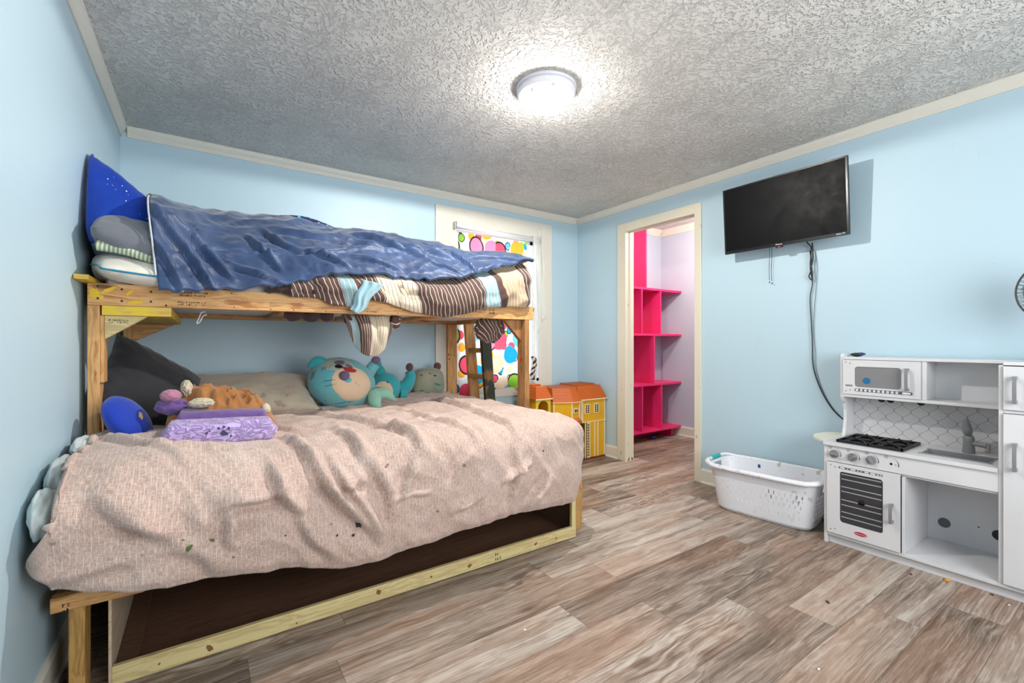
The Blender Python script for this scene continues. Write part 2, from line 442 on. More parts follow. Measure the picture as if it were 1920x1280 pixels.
# closet doorway: casing + jamb + strike plate
d = bpy.data.objects.new('door_1', None); C.objects.link(d); d.location = (XR, 2.5, 0); d['kind'] = 'structure'
b = MB().box(XR - 0.018, XR, 2.102, 2.160, 0, 2.205).box(XR - 0.018, XR, 2.871, 2.968, 0, 2.205).box(XR - 0.018, XR, 2.160, 2.871, 2.126, 2.205)
b.build('casing', TRIMD, d, 0.003)
b = MB().box(XR, XR + 0.104, DY0 - 0.02, DY0, 0, DZ + 0.02).box(XR, XR + 0.104, DY1, DY1 + 0.02, 0, DZ + 0.02).box(XR, XR + 0.104, DY0, DY1, DZ, DZ + 0.02)
b.box(XR + 0.045, XR + 0.06, DY0, DY0 + 0.01, 0, DZ).box(XR + 0.045, XR + 0.06, DY1 - 0.01, DY1, 0, DZ).box(XR + 0.045, XR + 0.06, DY0, DY1, DZ - 0.01, DZ)
b.build('jamb', TRIMD, d, 0.001)
_cp = MB(); _rr = random.Random(5); _pts = []
for k in range(16): _a = PI * k / 15; _pts.append((XR + 0.058 + 0.040 * math.cos(_a) * (0.8 + 0.2 * _rr.random()), 0.001 + 0.045 * math.sin(_a) * (0.6 + 0.4 * _rr.random())))
_cp.prism(_pts, 'y', DY1 - 0.0008, DY1 + 0.001); _cp.build('chipped_patch', plain('bare_grey_wood', srgb(128, 112, 84), 0.8, var=0.25), d)
MB().box(XR + 0.012, XR + 0.036, DY0, DY0 + 0.0015, 0.93, 0.99).build('strike_plate', METAL, d)

# window: casing, vinyl frame, sashes, glass
GLASS = NT('window_glass')
_tr = GLASS.n('BsdfTransparent', {'Color': (0.95, 0.97, 0.97, 1)}); _gl = GLASS.n('BsdfGlossy', {'Roughness': 0.02}); _mx = GLASS.n('MixShader', {0: 0.07})
GLASS.t.links.new(_tr.outputs[0], _mx.inputs[1]); GLASS.t.links.new(_gl.outputs[0], _mx.inputs[2]); GLASS.t.links.new(_mx.outputs[0], GLASS.out.inputs[0]); GLASS = GLASS.m
w = bpy.data.objects.new('window_1', None); C.objects.link(w); w.location = (2.26, YB, 1.4); w['kind'] = 'structure'
b = MB().box(1.622, WX0, YB - 0.02, YB, 0.600, 2.270).box(WX1, 2.883, YB - 0.02, YB, 0.600, 2.270).box(WX0, WX1, YB - 0.02, YB, WZ1, 2.270).box(WX0, WX1, YB - 0.02, YB, 0.600, WZ0)
b.build('casing', TRIM, w, 0.003)
b = MB().box(WX0, WX0 + 0.03, YB + 0.0, YB + 0.1, WZ0, WZ1).box(WX1 - 0.03, WX1, YB, YB + 0.1, WZ0, WZ1).box(WX0, WX1, YB, YB + 0.1, WZ1 - 0.03, WZ1).box(WX0, WX1, YB, YB + 0.1, WZ0, WZ0 + 0.03)
b.build('window_frame', WHITE, w, 0.002)
for z0, z1, yy in ((WZ0 + 0.03, 1.44, YB + 0.035), (1.41, WZ1 - 0.03, YB + 0.06)):
    b = MB().box(WX0 + 0.03, WX0 + 0.065, yy, yy + 0.022, z0, z1).box(WX1 - 0.065, WX1 - 0.03, yy, yy + 0.022, z0, z1).box(WX0 + 0.03, WX1 - 0.03, yy, yy + 0.022, z0, z0 + 0.035).box(WX0 + 0.03, WX1 - 0.03, yy, yy + 0.022, z1 - 0.035, z1)
    s_ = b.build('sash', WHITE, w, 0.002)
    MB().box(WX0 + 0.065, WX1 - 0.065, yy + 0.009, yy + 0.013, z0 + 0.035, z1 - 0.035).build('pane', GLASS, s_)
# ------------------------------------------------------------ ceiling light
EM = NT('lit_bulb'); EM.base((1, 0.98, 0.95, 1), 0.4); EM.set(EM.b.inputs['Emission Color'], (1, 0.96, 0.9, 1)); EM.set(EM.b.inputs['Emission Strength'], 4.0); EM = EM.m
FIX = plain('white_enamel', srgb(222, 222, 228), 0.3)
lamp = thing('ceiling_light', 'round white flush ceiling light with bare lit bulbs and no glass shade', 'ceiling light', (LAMP[0], LAMP[1], CZ))
MB().lathe([(0.001, 0), (0.150, 0), (0.152, -0.006), (0.150, -0.013), (0.140, -0.016), (0.146, -0.022), (0.146, -0.038), (0.138, -0.046), (0.128, -0.047), (0.126, -0.040), (0.125, -0.012), (0.001, -0.012)], (LAMP[0], LAMP[1], CZ), 64).build('base_ring', FIX, lamp, smooth=False)
MB().cyl((LAMP[0] + 0.012, LAMP[1] - 0.02, CZ - 0.012), (LAMP[0] + 0.012, LAMP[1] - 0.02, CZ - 0.135), 0.0075, seg=16).cyl((LAMP[0] + 0.012, LAMP[1] - 0.02, CZ - 0.125), (LAMP[0] + 0.012, LAMP[1] - 0.02, CZ - 0.142), 0.0105, seg=16).build('centre_post', FIX, lamp, smooth=False)
for k, (dx, dy) in enumerate(((-0.052, 0.028), (0.060, 0.030), (-0.012, -0.058))):
    c0 = Vector((LAMP[0] + dx, LAMP[1] + dy, CZ - 0.012))
    so = MB().cyl(c0, c0 + Vector((0, 0, -0.03)), 0.017, 0.015).build('socket', METAL, lamp, smooth=False)
    MB().lathe([(0.001, -0.098), (0.012, -0.096), (0.022, -0.088), (0.027, -0.074), (0.026, -0.062), (0.018, -0.045), (0.0135, -0.032), (0.0135, -0.026), (0.001, -0.026)], c0, 24).build('bulb', EM, lamp, smooth=True)

# ------------------------------------------------------------ bunk bed
PINE = {a: wood('pine_' + a, a, srgb(214, 164, 104), srgb(164, 106, 54)) for a in 'xyz'}
PINEP = {a: wood('pale_pine_' + a, a, srgb(214, 196, 142), srgb(178, 150, 96)) for a in 'xz'}
PINET = {a: wood('treated_pine_' + a, a, srgb(188, 146, 82), srgb(126, 88, 42)) for a in 'xyz'}
YELLOWP = wood('yellow_painted_pine', 'x', srgb(222, 186, 90), srgb(196, 140, 50), stain=(srgb(232, 200, 40), 8, 0.45, 0.8))
RAILM = wood('pine_with_yellow_paint', 'x', srgb(216, 166, 106), srgb(168, 110, 56))
OLD = wood('grey_brown_pine', 'z', srgb(168, 122, 74), srgb(112, 74, 40), stain=(srgb(110, 84, 56), 6, 0.5, 0.6))
PLYD = wood('dark_plywood', 'x', srgb(104, 76, 58), srgb(84, 58, 44), knots=False)
PLYL = wood('light_plywood', 'y', srgb(196, 176, 150), srgb(170, 146, 118), knots=False)
INK = plain('stamp_ink', srgb(52, 38, 28), 0.8)
YP = plain('yellow_paint', srgb(226, 184, 40), 0.6, var=0.2)
bed = thing('bunk_bed', 'homemade pine bunk bed with narrow top bunk over a wide lower bed', 'bunk bed', (0.7, 2.7, 0))
PX0, PX1, PY = -0.381, 1.846, 2.450
# upper deck
r_ = MB().box(PX0, PX1, PY, PY + 0.038, 1.254, 1.343).build('front_rail', RAILM, bed, 0.003)
MB().box(PX0, PX1, 3.490, 3.528, 1.254, 1.343).build('back_rail', PINE['x'], bed, 0.003)
MB().box(-0.381, -0.343, PY + 0.038, 3.490, 1.254, 1.343).build('end_rail', PINE['y'], bed, 0.003)
MB().box(1.808, 1.846, PY + 0.038, 3.490, 1.254, 1.343).build('end_rail', PINE['y'], bed, 0.003)
MB().box(-0.402, -0.358, 2.335, 3.49, 1.3435, 1.362).build('end_board', YELLOWP, bed, 0.002)
for x0, x1 in ((0.35, 0.44), (0.80, 0.89), (1.22, 1.31)):
    MB().box(x0, x1, PY + 0.038, 3.490, 1.262, 1.281).build('slat', PINE['y'], bed, 0.002)
MB().box(-0.338, -0.112, PY + 0.002, 3.505, 1.214, 1.2535).build('support_board', YELLOWP, bed, 0.002)
# nail heads, paint smears and grade stamps on the front rail
for x, z in ((-0.349, 1.330), (-0.349, 1.281), (-0.275, 1.322), (-0.275, 1.274), (-0.181, 1.318), (-0.181, 1.276), (-0.13, 1.262), (0.11, 1.330), (0.12, 1.266), (0.27, 1.262), (0.37, 1.262), (0.52, 1.262), (0.73, 1.268), (0.90, 1.266), (1.10, 1.262), (1.32, 1.262), (1.52, 1.266), (1.66, 1.262), (1.77, 1.264), (1.82, 1.30)):
    MB().cyl((x, PY - 0.0008, z), (x, PY + 0.002, z), 0.0045 if x < -0.1 else 0.003, seg=10).build('screw_head', BLACK, r_)
def blot(mb, cx, cz, w, h, y, seed, ang=0.0, axis='Y'):
    rr = random.Random(seed); n = 22; pts = []
    for k in range(n):
        a = 2 * PI * k / n; q = 0.6 + 0.4 * rr.random()
        x = w * q * math.cos(a); z = h * q * math.sin(a)
        x, z = x * math.cos(ang) - z * math.sin(ang), x * math.sin(ang) + z * math.cos(ang)
        pts.append((cx + x, cz + z))
    mb.prism(pts, 'y' if axis == 'Y' else 'x', y - 0.0006, y + 0.002)
yb = MB()
for a in ((-0.36, 1.302, 0.018, 0.028, 0.3), (-0.315, 1.318, 0.035, 0.010, 0.5), (-0.25, 1.310, 0.02, 0.008, 0.8), (-0.23, 1.270, 0.030, 0.010, 0.1), (-0.34, 1.285, 0.012, 0.014, 0)):
    blot(yb, a[0], a[1], a[2], a[3], PY, int(a[0] * -1000), a[4])
yb.build('yellow_paint_smears', YP, r_)
def stamp(parent, name, x0, z0, w, rows, rh, y, seed, ax='Y'):
    rr = random.Random(seed); mb = MB()
    for j in range(rows):
        x = x0; zc = z0 - j * rh * 1.55
        while x < x0 + w:
            cw = rh * (0.45 + 0.3 * rr.random())
            if rr.random() < 0.85:
                for _ in range(2):
                    sx = x + rr.random() * cw * 0.6; hh = rh * (0.5 + 0.5 * rr.random())
                    mb.box(sx, sx + cw * 0.22, y - 0.0006, y + 0.001, zc, zc + hh)
                mb.box(x, x + cw * 0.8, y - 0.0006, y + 0.001, zc + rh * rr.choice((0, 0.45, 0.85)), zc + rh * rr.choice((0, 0.45, 0.85)) + rh * 0.16)
            x += cw * 1.35
    if ax == 'X':
        for v in mb.v: v.x, v.y = v.y, v.x
    return mb.build(name, INK, parent)
stamp(r_, 'grade_stamp', -0.085, 1.318, 0.10, 2, 0.008, PY, 3); stamp(r_, 'grade_stamp', -0.090, 1.276, 0.10, 2, 0.007, PY, 5)
stamp(r_, 'grade_stamp', 1.36, 1.302, 0.11, 2, 0.009, PY, 8); stamp(r_, 'grade_stamp', 1.50, 1.302, 0.03, 2, 0.012, PY, 9)
# upper posts
p_ = MB().box(-0.381, -0.343, PY, PY + 0.089, 0.70, 1.2535).build('leg', PINE['z'], bed, 0.003)
MB().box(-0.343, -0.331, PY + 0.004, PY + 0.085, 0.94, 1.213).build('post_shim', PINE['z'], bed, 0.002)
p2 = MB().box(1.777, 1.815, PY, PY + 0.089, 0.34, 1.2535).build('leg', OLD, bed, 0.003)
rb = MB(); blot(rb, PY + 0.045, 0.985, 0.016, 0.022, 1.777, 4, axis='X'); rb.build('red_paint_spot', plain('red_paint', srgb(190, 44, 36), 0.5), p2)
MB().box(-0.381, -0.343, 3.440, 3.528, 0.34, 1.2535).build('leg', PINE['z'], bed, 0.003)
p4 = MB().box(1.720, 1.808, 3.488, 3.528, 0.34, 1.2535).build('leg', PINE['z'], bed, 0.003)
stamp(p4, 'grade_stamp', 1.726, 0.985, 0.06, 2, 0.02, 3.488, 12)
# triangular gussets
g1 = MB().prism([(-0.331, 1.213), (-0.192, 1.213), (-0.331, 1.115)], 'y', PY + 0.012, PY + 0.05).build('corner_bracket', PINEP['x'], bed, 0.002)
stamp(g1, 'grade_stamp', -0.318, 1.192, 0.06, 2, 0.006, PY + 0.012, 31)
MB().prism([(-0.343, 1.213), (-0.140, 1.213), (-0.343, 1.105)], 'y', 3.46, 3.498).build('corner_bracket', PINE['x'], bed, 0.002)
MB().prism([(1.777, 1.253), (1.640, 1.253), (1.777, 1.115)], 'y', PY + 0.045, PY + 0.083).build('corner_bracket', OLD, bed, 0.002)
# lower bed: legs, edge rails, deck boards
for x0, x1, y0, y1 in ((-0.338, -0.300, 1.900, 1.989), (1.803, 1.862, 1.988, 2.026), (-0.338, -0.300, 3.35, 3.439), (1.765, 1.803, 3.35, 3.439)):
    MB().box(x0, x1, y0, y1, 0.0, 0.300).build('leg', PINET['z'], bed, 0.003)
e_ = MB().box(-0.372, -0.155, 1.868, 1.8995, 0.302, 0.348).build('lower_front_rail', PINE['x'], bed, 0.003)
stamp(e_, 'grade_stamp', -0.345, 0.315, 0.012, 2, 0.010, 1.868, 22)
MB().box(-0.338, -0.150, 1.9, 1.99, 0.3001, 0.3385).build('lower_cross_board', PINET['x'], bed, 0.003)
MB().box(-0.372, -0.3385, 1.9, 3.44, 0.3001, 0.3385).build('lower_end_rail', PINE['y'], bed, 0.003)
for k in range(7):
    x0 = -0.148 + k * 0.275
    MB().box(x0, x0 + 0.24, 1.9, 3.44, 0.3001, 0.319).build('deck_board', PINE['y'], bed, 0.002)

# drawer frame under the bed
dr = thing('under_bed_drawer', 'open wooden storage drawer frame under the lower bed', 'drawer', (0.75, 2.4, 0))
DX0, DX1, DY = -0.240, 1.745, 1.915
f_ = MB().box(DX0, DX1, DY, DY + 0.019, 0.004, 0.066).build('front_rail', PINEP['x'], dr, 0.002)
stamp(f_, 'grade_stamp', 1.205, 0.038, 0.035, 2, 0.015, DY, 41)
kb_ = plain('brown_knot', srgb(126, 88, 44), 0.7)
for kx, kz, kw, kh in ((0.02, 0.03, .010, .018), (0.62, 0.04, .012, .014), (0.86, 0.036, .005, .008), (1.06, 0.03, .014, .010), (1.46, 0.035, .012, .007), (0.30, 0.02, .004, .004), (-0.12, 0.03, .005, .004), (1.60, 0.03, .006, .008)):
    m_ = MB(); blot(m_, kx, kz, kw, kh, DY, int(kx * 100) + 7, 0.5); m_.build('wood_knot', kb_, f_)
MB().box(DX1 - 0.03, DX1, DY, DY + 0.02, 0.0665, 0.285).build('front_upright', PINEP['z'], dr, 0.002)
MB().box(DX0 - 0.008, DX0, DY, 3.2, 0.004, 0.292).build('side_panel', PLYL, dr, 0.001)
MB().box(DX1 + 0.0005, DX1 + 0.008, DY + 0.02, 3.2, 0.004, 0.285).build('side_panel', PLYD, dr, 0.001)
MB().box(DX0, DX1, 3.2, 3.21, 0.004, 0.285).build('back_panel', PLYD, dr, 0.001)
MB().box(DX0, DX1, DY + 0.02, 3.2, 0.004, 0.018).build('bottom_panel', PLYD, dr, 0.001)
MB().box(DX0 + 0.001, DX0 + 0.06, DY + 0.06, 3.2, 0.0185, 0.035).build('side_batten', PLYD, dr, 0.001)

# ladder against the foot end
LDARK = wood('green_black_painted_pine', 'z', srgb(150, 104, 58), srgb(92, 60, 32), stain=(srgb(28, 44, 32), 5, 0.44, 0.95))
lad = thing('bunk_ladder', 'wooden ladder leaning on the foot end of the bunk, one rail smeared dark', 'ladder', (1.9, 3.3, 0))
def slant(y0, y1, w, z0, z1, m, name):
    sx = lambda z: 1.853 + (1.30 - z) * 0.085
    return MB().prism([(sx(z0), z0), (sx(z0) + w, z0), (sx(z1) + w, z1), (sx(z1), z1)], 'y', y0, y1).build(name, m, lad, 0.003)
slant(3.170, 3.208, 0.089, 0.0, 1.15, LDARK, 'side_rail')
slant(3.430, 3.468, 0.089, 0.0, 1.30, PINE['z'], 'side_rail')
for z in (0.30, 0.58, 0.815, 1.035):
    x = 1.853 + (1.30 - z) * 0.085
    MB().box(x + 0.012, x + 0.08, 3.2085, 3.4295, z - 0.019, z + 0.019).build('rung', PINET['y'], lad, 0.002)

# ------------------------------------------------------------ soft things
def fbm(v, oct=3):
    s = 0; a = 1; t = 0
    for _ in range(oct): s += a * noise.noise(v); t += a; v = v * 2.03 + Vector((5.2, 1.3, 7.1)); a *= 0.5
    return s / t
def ridge(v):
    return 1 - abs(noise.noise(v)) * 2.2
def seg_folds(x, z, folds):
    d = 0
    for (x0, z0, x1, z1, w, a) in folds:
        dx, dz = x1 - x0, z1 - z0; L2 = dx * dx + dz * dz
        t = ((x - x0) * dx + (z - z0) * dz) / L2
        if t < -0.15 or t > 1.15: continue
        tc = min(1, max(0, t)); L = math.sqrt(L2)
        p = ((x - x0) * dz - (z - z0) * dx) / L + 0.25 * w * math.sin(5 * t + x0 * 9)
        tp = math.sin(PI * (t + 0.15) / 1.3) ** 0.7
        q = p / (w * 0.75)
        if abs(q) < 4: d += a * tp * (math.exp(-q * q) - 0.75 * math.exp(-((q - 1.5) / 0.8) ** 2))
    return d
def fabric(name, col, rough=0.85, weave=900, bump=0.15, var=0.06, sheen=0.3, spots=None):
    t = NT(name); o = t.obj()
    f = t.noise(o, 12, 4, 0.6)
    c = t.ramp(f, [(0.3, tuple(x * (1 - var) for x in col[:3]) + (1,)), (0.7, tuple(min(1, x * (1 + var)) for x in col[:3]) + (1,))])
    if spots:
        for sc_, th, cc, k in spots:
            m = t.ramp(t.noise(o, sc_, 3, 0.6), [(th, 0.0), (th + 0.04, 1.0)])
            c = t.mix(t.M('MULTIPLY', m, k), c, cc)
    t.bump(t.noise(o, weave, 2, 0.5), bump, 0.001)
    t.base(c, rough); t.set(t.b.inputs['Sheen Weight'], sheen); t.set(t.b.inputs['Specular IOR Level'], 0.2)
    return t.m

def pillow(name, m, W, D, H, loc, rot, label=None, cat='pillow', seed=1, wr=0.012, n=34, group=None, pinch=0.10, tip=1.0, sag=0.0, welt=None, parent=None, droop=0.0, clampx=None, taper=1.0):
    """soft pillow: W along x, D along y, H full thickness"""
    M3 = (Euler(rot, 'XYZ').to_matrix() if not isinstance(rot, Matrix) else rot)
    loc = Vector(loc); mb = MB()
    def outline(u, v):
        # pull the sides in between the corners
        x = u * (1 - pinch * (1 - v * v) ** 1 * abs(u) ** 3 * 0 - pinch * (1 - abs(v) ** 2.2) * abs(u) ** 2)
        y = v * (1 - pinch * (1 - abs(u) ** 2.2) * abs(v) ** 2)
        y *= taper + (1 - taper) * (u + 1) / 2
        return x * W / 2, y * D / 2
    def surf(sg):
        def fn(uu, vv):
            u = uu * 2 - 1; v = vv * 2 - 1
            x, y = outline(u, v)
            h = ((1 - abs(u) ** 3.0) * (1 - abs(v) ** 3.0)) ** 0.55 if abs(u) < 1 and abs(v) < 1 else 0
            wv = Vector((x * 5 + seed * 3.1, y * 5, sg * 2.0))
            e = 1 - abs(h - 0.5) * 1.2
            z = sg * H / 2 * h * (1 + 0.18 * fbm(wv * 0.6, 2)) + wr * h ** 0.3 * (fbm(wv * 1.7, 3)) * 1.3
            # seam puckers
            z += sg * wr * 0.5 * max(0, 1 - h) * (h > 0) * math.sin((x + y) * 95 + 3 * noise.noise(wv))
            z -= sag * (u * u)
            z -= droop * max(0, -v) ** 2
            p = loc + M3 @ Vector((x, y, z))
            if clampx is not None and p.x < clampx + 0.02: p.x = clampx + 0.02 * math.exp((p.x - clampx - 0.02) / 0.08)
            return p
        return fn
    mb.grid(surf(1), n, n, lambda u, v: (u * W, v * D)); mb.grid(surf(-1), n, n, lambda u, v: (u * W, v * D + 2))
    o = mb.build(name, m, parent, smooth=True, merge=True)
    if label: tag(o, label, cat, group)
    if welt:
        pts = []
        for k in range(96):
            a = k / 96 * 4; s_ = int(a); f = a - s_
            u, v = [(-1 + 2 * f, -1), (1, -1 + 2 * f), (1 - 2 * f, 1), (-1, 1 - 2 * f)][s_]
            x, y = outline(u, v); q = loc + M3 @ Vector((x, y, -sag * u * u - droop * max(0, -v) ** 2))
            if clampx is not None and q.x < clampx + 0.02: q.x = clampx + 0.02 * math.exp((q.x - clampx - 0.02) / 0.08)
            pts.append(q)
        MB().tube(pts, 0.004, 6, closed=True).build('piping', welt, o, smooth=True)
    return o

# --- lower mattress (hidden body) and the beige blanket over it
MATT = fabric('white_mattress_cloth', srgb(222, 216, 214))
lm = MB().box(-0.330, 1.720, 1.86, 3.42, 0.3485, 0.655).build('mattress', MATT, None, 0.04)
tag(lm, 'wide lower mattress under the pinkish beige blanket', 'mattress')
def m_blanket():
    t = NT('pinkish_beige_dashed_linen'); uv = t.uv(); x, y, _ = t.xyz(uv)
    # short white dashes running down the cloth in staggered columns
    cw = 0.0135
    wob = t.M('MULTIPLY', t.noise(uv, 7, 2), 0.012)
    xx = t.M('ADD', x, wob)
    col = t.M('FLOOR', t.M('DIVIDE', xx, cw)); fx = t.M('FRACT', t.M('DIVIDE', xx, cw))
    r = t.n('TexWhiteNoise', {'W': col}, noise_dimensions='1D').outputs['Value']
    yy = t.M('ADD', t.M('DIVIDE', y, 0.075), t.M('MULTIPLY', r, 7)); fy = t.M('FRACT', yy)
    rr = t.n('TexWhiteNoise', {'Vector': t.vec(col, t.M('FLOOR', yy), 0)}, noise_dimensions='2D').outputs['Value']
    line = t.M('MULTIPLY', t.M('LESS_THAN', t.M('ABSOLUTE', t.M('SUBTRACT', fx, 0.5)), 0.07), t.M('LESS_THAN', fy, t.M('ADD', 0.45, t.M('MULTIPLY', rr, 0.4))))
    f = t.noise(uv, 3.0, 4, 0.6)
    c = t.ramp(f, [(0.3, srgb(172, 143, 130)), (0.55, srgb(190, 163, 150)), (0.75, srgb(204, 184, 175))])
    weave = t.M('ADD', t.M('MULTIPLY', t.noise(t.map(uv, (330, 55, 1)), 1.0, 2, 0.6), 0.55), t.M('MULTIPLY', t.noise(t.map(uv, (45, 360, 1)), 1.0, 2, 0.6), 0.45))
    c = t.mix(0.5, c, t.ramp(weave, [(0.40, srgb(158, 128, 114)), (0.60, srgb(224, 204, 194))]))
    c = t.mix(t.M('MULTIPLY', line, 0.36), c, srgb(240, 226, 212))
    gl = t.vor(uv, 150)['Distance']
    spark = t.M('MULTIPLY', t.ramp(gl, [(0.10, 1.0), (0.2, 0.0)]), t.ramp(t.noise(uv, 2.6, 2), [(0.52, 0.0), (0.66, 1.0)]))
    c = t.mix(t.M('MULTIPLY', spark, 0.6), c, srgb(250, 244, 236))
    st = t.ramp(t.noise(t.map(uv, (1, 1, 1), (3, 1, 0)), 5.0, 5, 0.7), [(0.70, 0.0), (0.76, 1.0)])
    c = t.mix(t.M('MULTIPLY', st, 0.35), c, srgb(120, 92, 76))
    dk = t.vor(uv, 5.5)['Distance']
    c = t.mix(t.M('MULTIPLY', t.ramp(dk, [(0.02, 1.0), (0.05, 0.0)]), 0.6), c, srgb(70, 56, 50))
    t.bump(t.noise(t.map(uv, (420, 420, 1)), 1.0, 2, 0.6), 0.25, 0.0015)
    t.base(c, 0.9); t.set(t.b.inputs['Sheen Weight'], 0.25); t.set(t.b.inputs['Specular IOR Level'], 0.15)
    return t.m
BLK = m_blanket()
# lower hem height against X, read off the photograph on the front plane
def front_y(x): return 1.80 - 0.10 * sm(0.6, -0.4, x) + 0.05 * sm(1.2, 1.8, x)
HEM = []
for px, py in ((100, 1106), (180, 1106), (270, 1102), (350, 1090), (430, 1075), (530, 1064), (660, 1060), (720, 1045), (780, 1020), (830, 1008), (880, 990), (950, 966), (1020, 950), (1065, 943)):
    q = at(px, py, Y=1.76); q = at(px, py, Y=front_y(q.x) + 0.0); HEM.append((q.x, q.z - 0.012))
# folds on the front, as segments in (X, height) metres
FF = []
def pf(px0, py0, px1, py1, w, a):
    q = at(px0, py0, Y=1.78); r = at(px1, py1, Y=1.78); FF.append((q.x, q.z, r.x, r.z, w, a))
for a in ((575, 845, 700, 1000, .030, .028), (615, 850, 705, 985, .022, .022), (510, 880, 560, 950, .03, .022), (425, 935, 520, 915, .028, .022), (425, 950, 440, 1010, .03, .016),
          (200, 900, 300, 985, .04, .018), (215, 950, 330, 990, .03, .014), (700, 850, 740, 960, .035, .016), (780, 850, 760, 930, .03, .012), (940, 900, 990, 870, .025, .018),
          (975, 850, 960, 940, .03, .014), (1030, 900, 1000, 950, .04, .016), (740, 935, 800, 920, .018, .010), (850, 960, 900, 930, .03, .012), (500, 860, 530, 900, .02, .016),
          (130, 890, 330, 860, .02, .010), (640, 900, 690, 900, .03, .012), (880, 850, 850, 900, .03, .010), (560, 960, 620, 1040, .03, .014), (330, 1000, 420, 1050, .04, .012), (90, 1060, 250, 1030, .03, .010)):
    pf(*a)
TF = []
for a in ((190, 832, 330, 858, .025, .014), (300, 850, 450, 838, .02, .012), (540, 815, 640, 850, .03, .018), (640, 800, 720, 850, .03, .018), (720, 790, 860, 830, .035, .018), (600, 770, 760, 800, .03, .016), (760, 765, 900, 800, .03, .014), (880, 760, 1000, 800, .03, .014), (900, 790, 1040, 830, .035, .014), (820, 745, 880, 760, .03, .02), (480, 790, 560, 800, .025, .014), (640, 830, 900, 850, .04, .012), (900, 840, 1060, 860, .04, .012)):
    q = at(a[0], a[1], Z=0.72); r = at(a[2], a[3], Z=0.72); TF.append((q.x, q.y, r.x, r.y, a[4], a[5]))
def ztop(x, y): return 0.700 + 0.042 * sm(0.35, -0.3, x) * sm(3.0, 2.2, y) - 0.02 * sm(1.4, 1.8, x)
bx0, bx1, by0, by1 = -0.384, 1.775, 1.80, 3.455
def blanket_pt(u, v):
    # (u,v) in cloth square; middle part is the top, the rim the drape
    r = 0.13; mu, mv = 0.13, 0.24
    a = (u - mu) / (1 - 2 * mu); b_ = (v - mv) / (1 - mv)          # v=0 hem at the front, v=1 back
    qx = bx0 + 0.045 + (bx1 - bx0 - 0.045 - r) * min(1, max(0, a)); qy = by0 + r + (by1 - by0 - r) * min(1, max(0, b_))
    dx = (-(mu - u) / mu if u < mu else ((u - 1 + mu) / mu if u > 1 - mu else 0)); dy = -(mv - v) / mv if v < mv else 0
    L = max(abs(dx), abs(dy))
    if L > 0:
        nx, ny = dx, dy; l2 = math.hypot(nx, ny); nx /= l2; ny /= l2
    else: nx = ny = 0
    hem = lerp_tab(HEM, qx + nx * r) if dy != 0 else (0.52 if u < 0.5 else 0.30)
    if dy != 0 and dx != 0:
        t_ = abs(dx) / (abs(dx) + abs(dy)); side = 0.52 if u < 0.5 else 0.30
        hem = hem * (1 - sm(0.5, 1, t_)) + side * sm(0.5, 1, t_)
    zt = ztop(qx, qy); drop = zt - hem
    s = L * (drop + r * (PI / 2 - 1)); arc = r * PI / 2
    if s < arc: ang = s / r; out = r * math.sin(ang); dn = r * (1 - math.cos(ang)); nrm = Vector((nx * math.sin(ang), ny * math.sin(ang), math.cos(ang)))
    else: out = r; dn = r + (s - arc); nrm = Vector((nx, ny, 0.05))
    z = zt - dn
    k = sm(0, 0.16, dn)                                              # body of the overhang
    belly = 0.028 * math.sin(PI * min(1, dn / max(0.05, drop))) * (1 if dy else 0.35)
    p = Vector((qx + nx * out * (0.35 if nx < 0 else 1), qy + ny * out, z))
    if dy != 0 and dx == 0 or dy != 0: p.y += (front_y(p.x) - 1.80) * (1 if L > 0 else 0) * sm(0, 0.5, -dy)
    d = belly
    # large soft folds
    w = Vector((p.x, p.y, p.z))
    top = 1 - k
    n1 = fbm(Vector((w.x * 1.6 + w.z * 2.2, w.y * 2.6, w.z * 2.0)), 3)
    rg = ridge(Vector((w.x * 3.0 - w.z * 1.6 + 3, w.y * 4.5 + w.x * 1.2, w.z * 2.0)))
    d += 0.016 * n1 + 0.012 * (rg - 0.5)
    d += top * 0.012 * ridge(Vector((w.x * 2.0 + w.y * 2.5, w.y * 6.5 - w.x * 1.8, 4.0)))
    d += 0.0035 * fbm(w * 16, 2) + 0.007 * (ridge(Vector((w.x * 15 + w.z * 8 + w.y * 6, w.z * 9 - w.y * 9, w.y * 4))) - 0.4) + k * 0.012 * (ridge(Vector((w.x * 7.5 + w.z * 4.0, w.z * 3.2 + 5, w.y * 3))) - 0.5)
    if dy != 0: d += k * seg_folds(p.x, p.z, FF) * 2.2
    d += (1 - sm(0.02, 0.10, dn)) * seg_folds(p.x, p.y, TF) * 1.5
    if dy != 0 and L > 0.93: d -= 0.014 * sm(0.93, 1.0, L)
    # keep it off the wall and the posts
    p = p + nrm * d
    xm = -0.390 + 0.060 * sm(0.50, 0.64, p.z) * sm(2.44, 2.32, p.y)
    if p.x < xm: p.x = xm + 0.010 * (1 - math.exp((p.x - xm) / 0.02)) * 0.3
    p.y = min(p.y, 3.515)
    return p
bl = MB().grid(blanket_pt, 300, 260, lambda u, v: (u * 2.6, v * 2.3)).build('bed_blanket', BLK, None, smooth=True, solid=0.012)
tag(bl, 'crumpled pinkish beige blanket with fine white dashes draped over the lower bed', 'blanket')
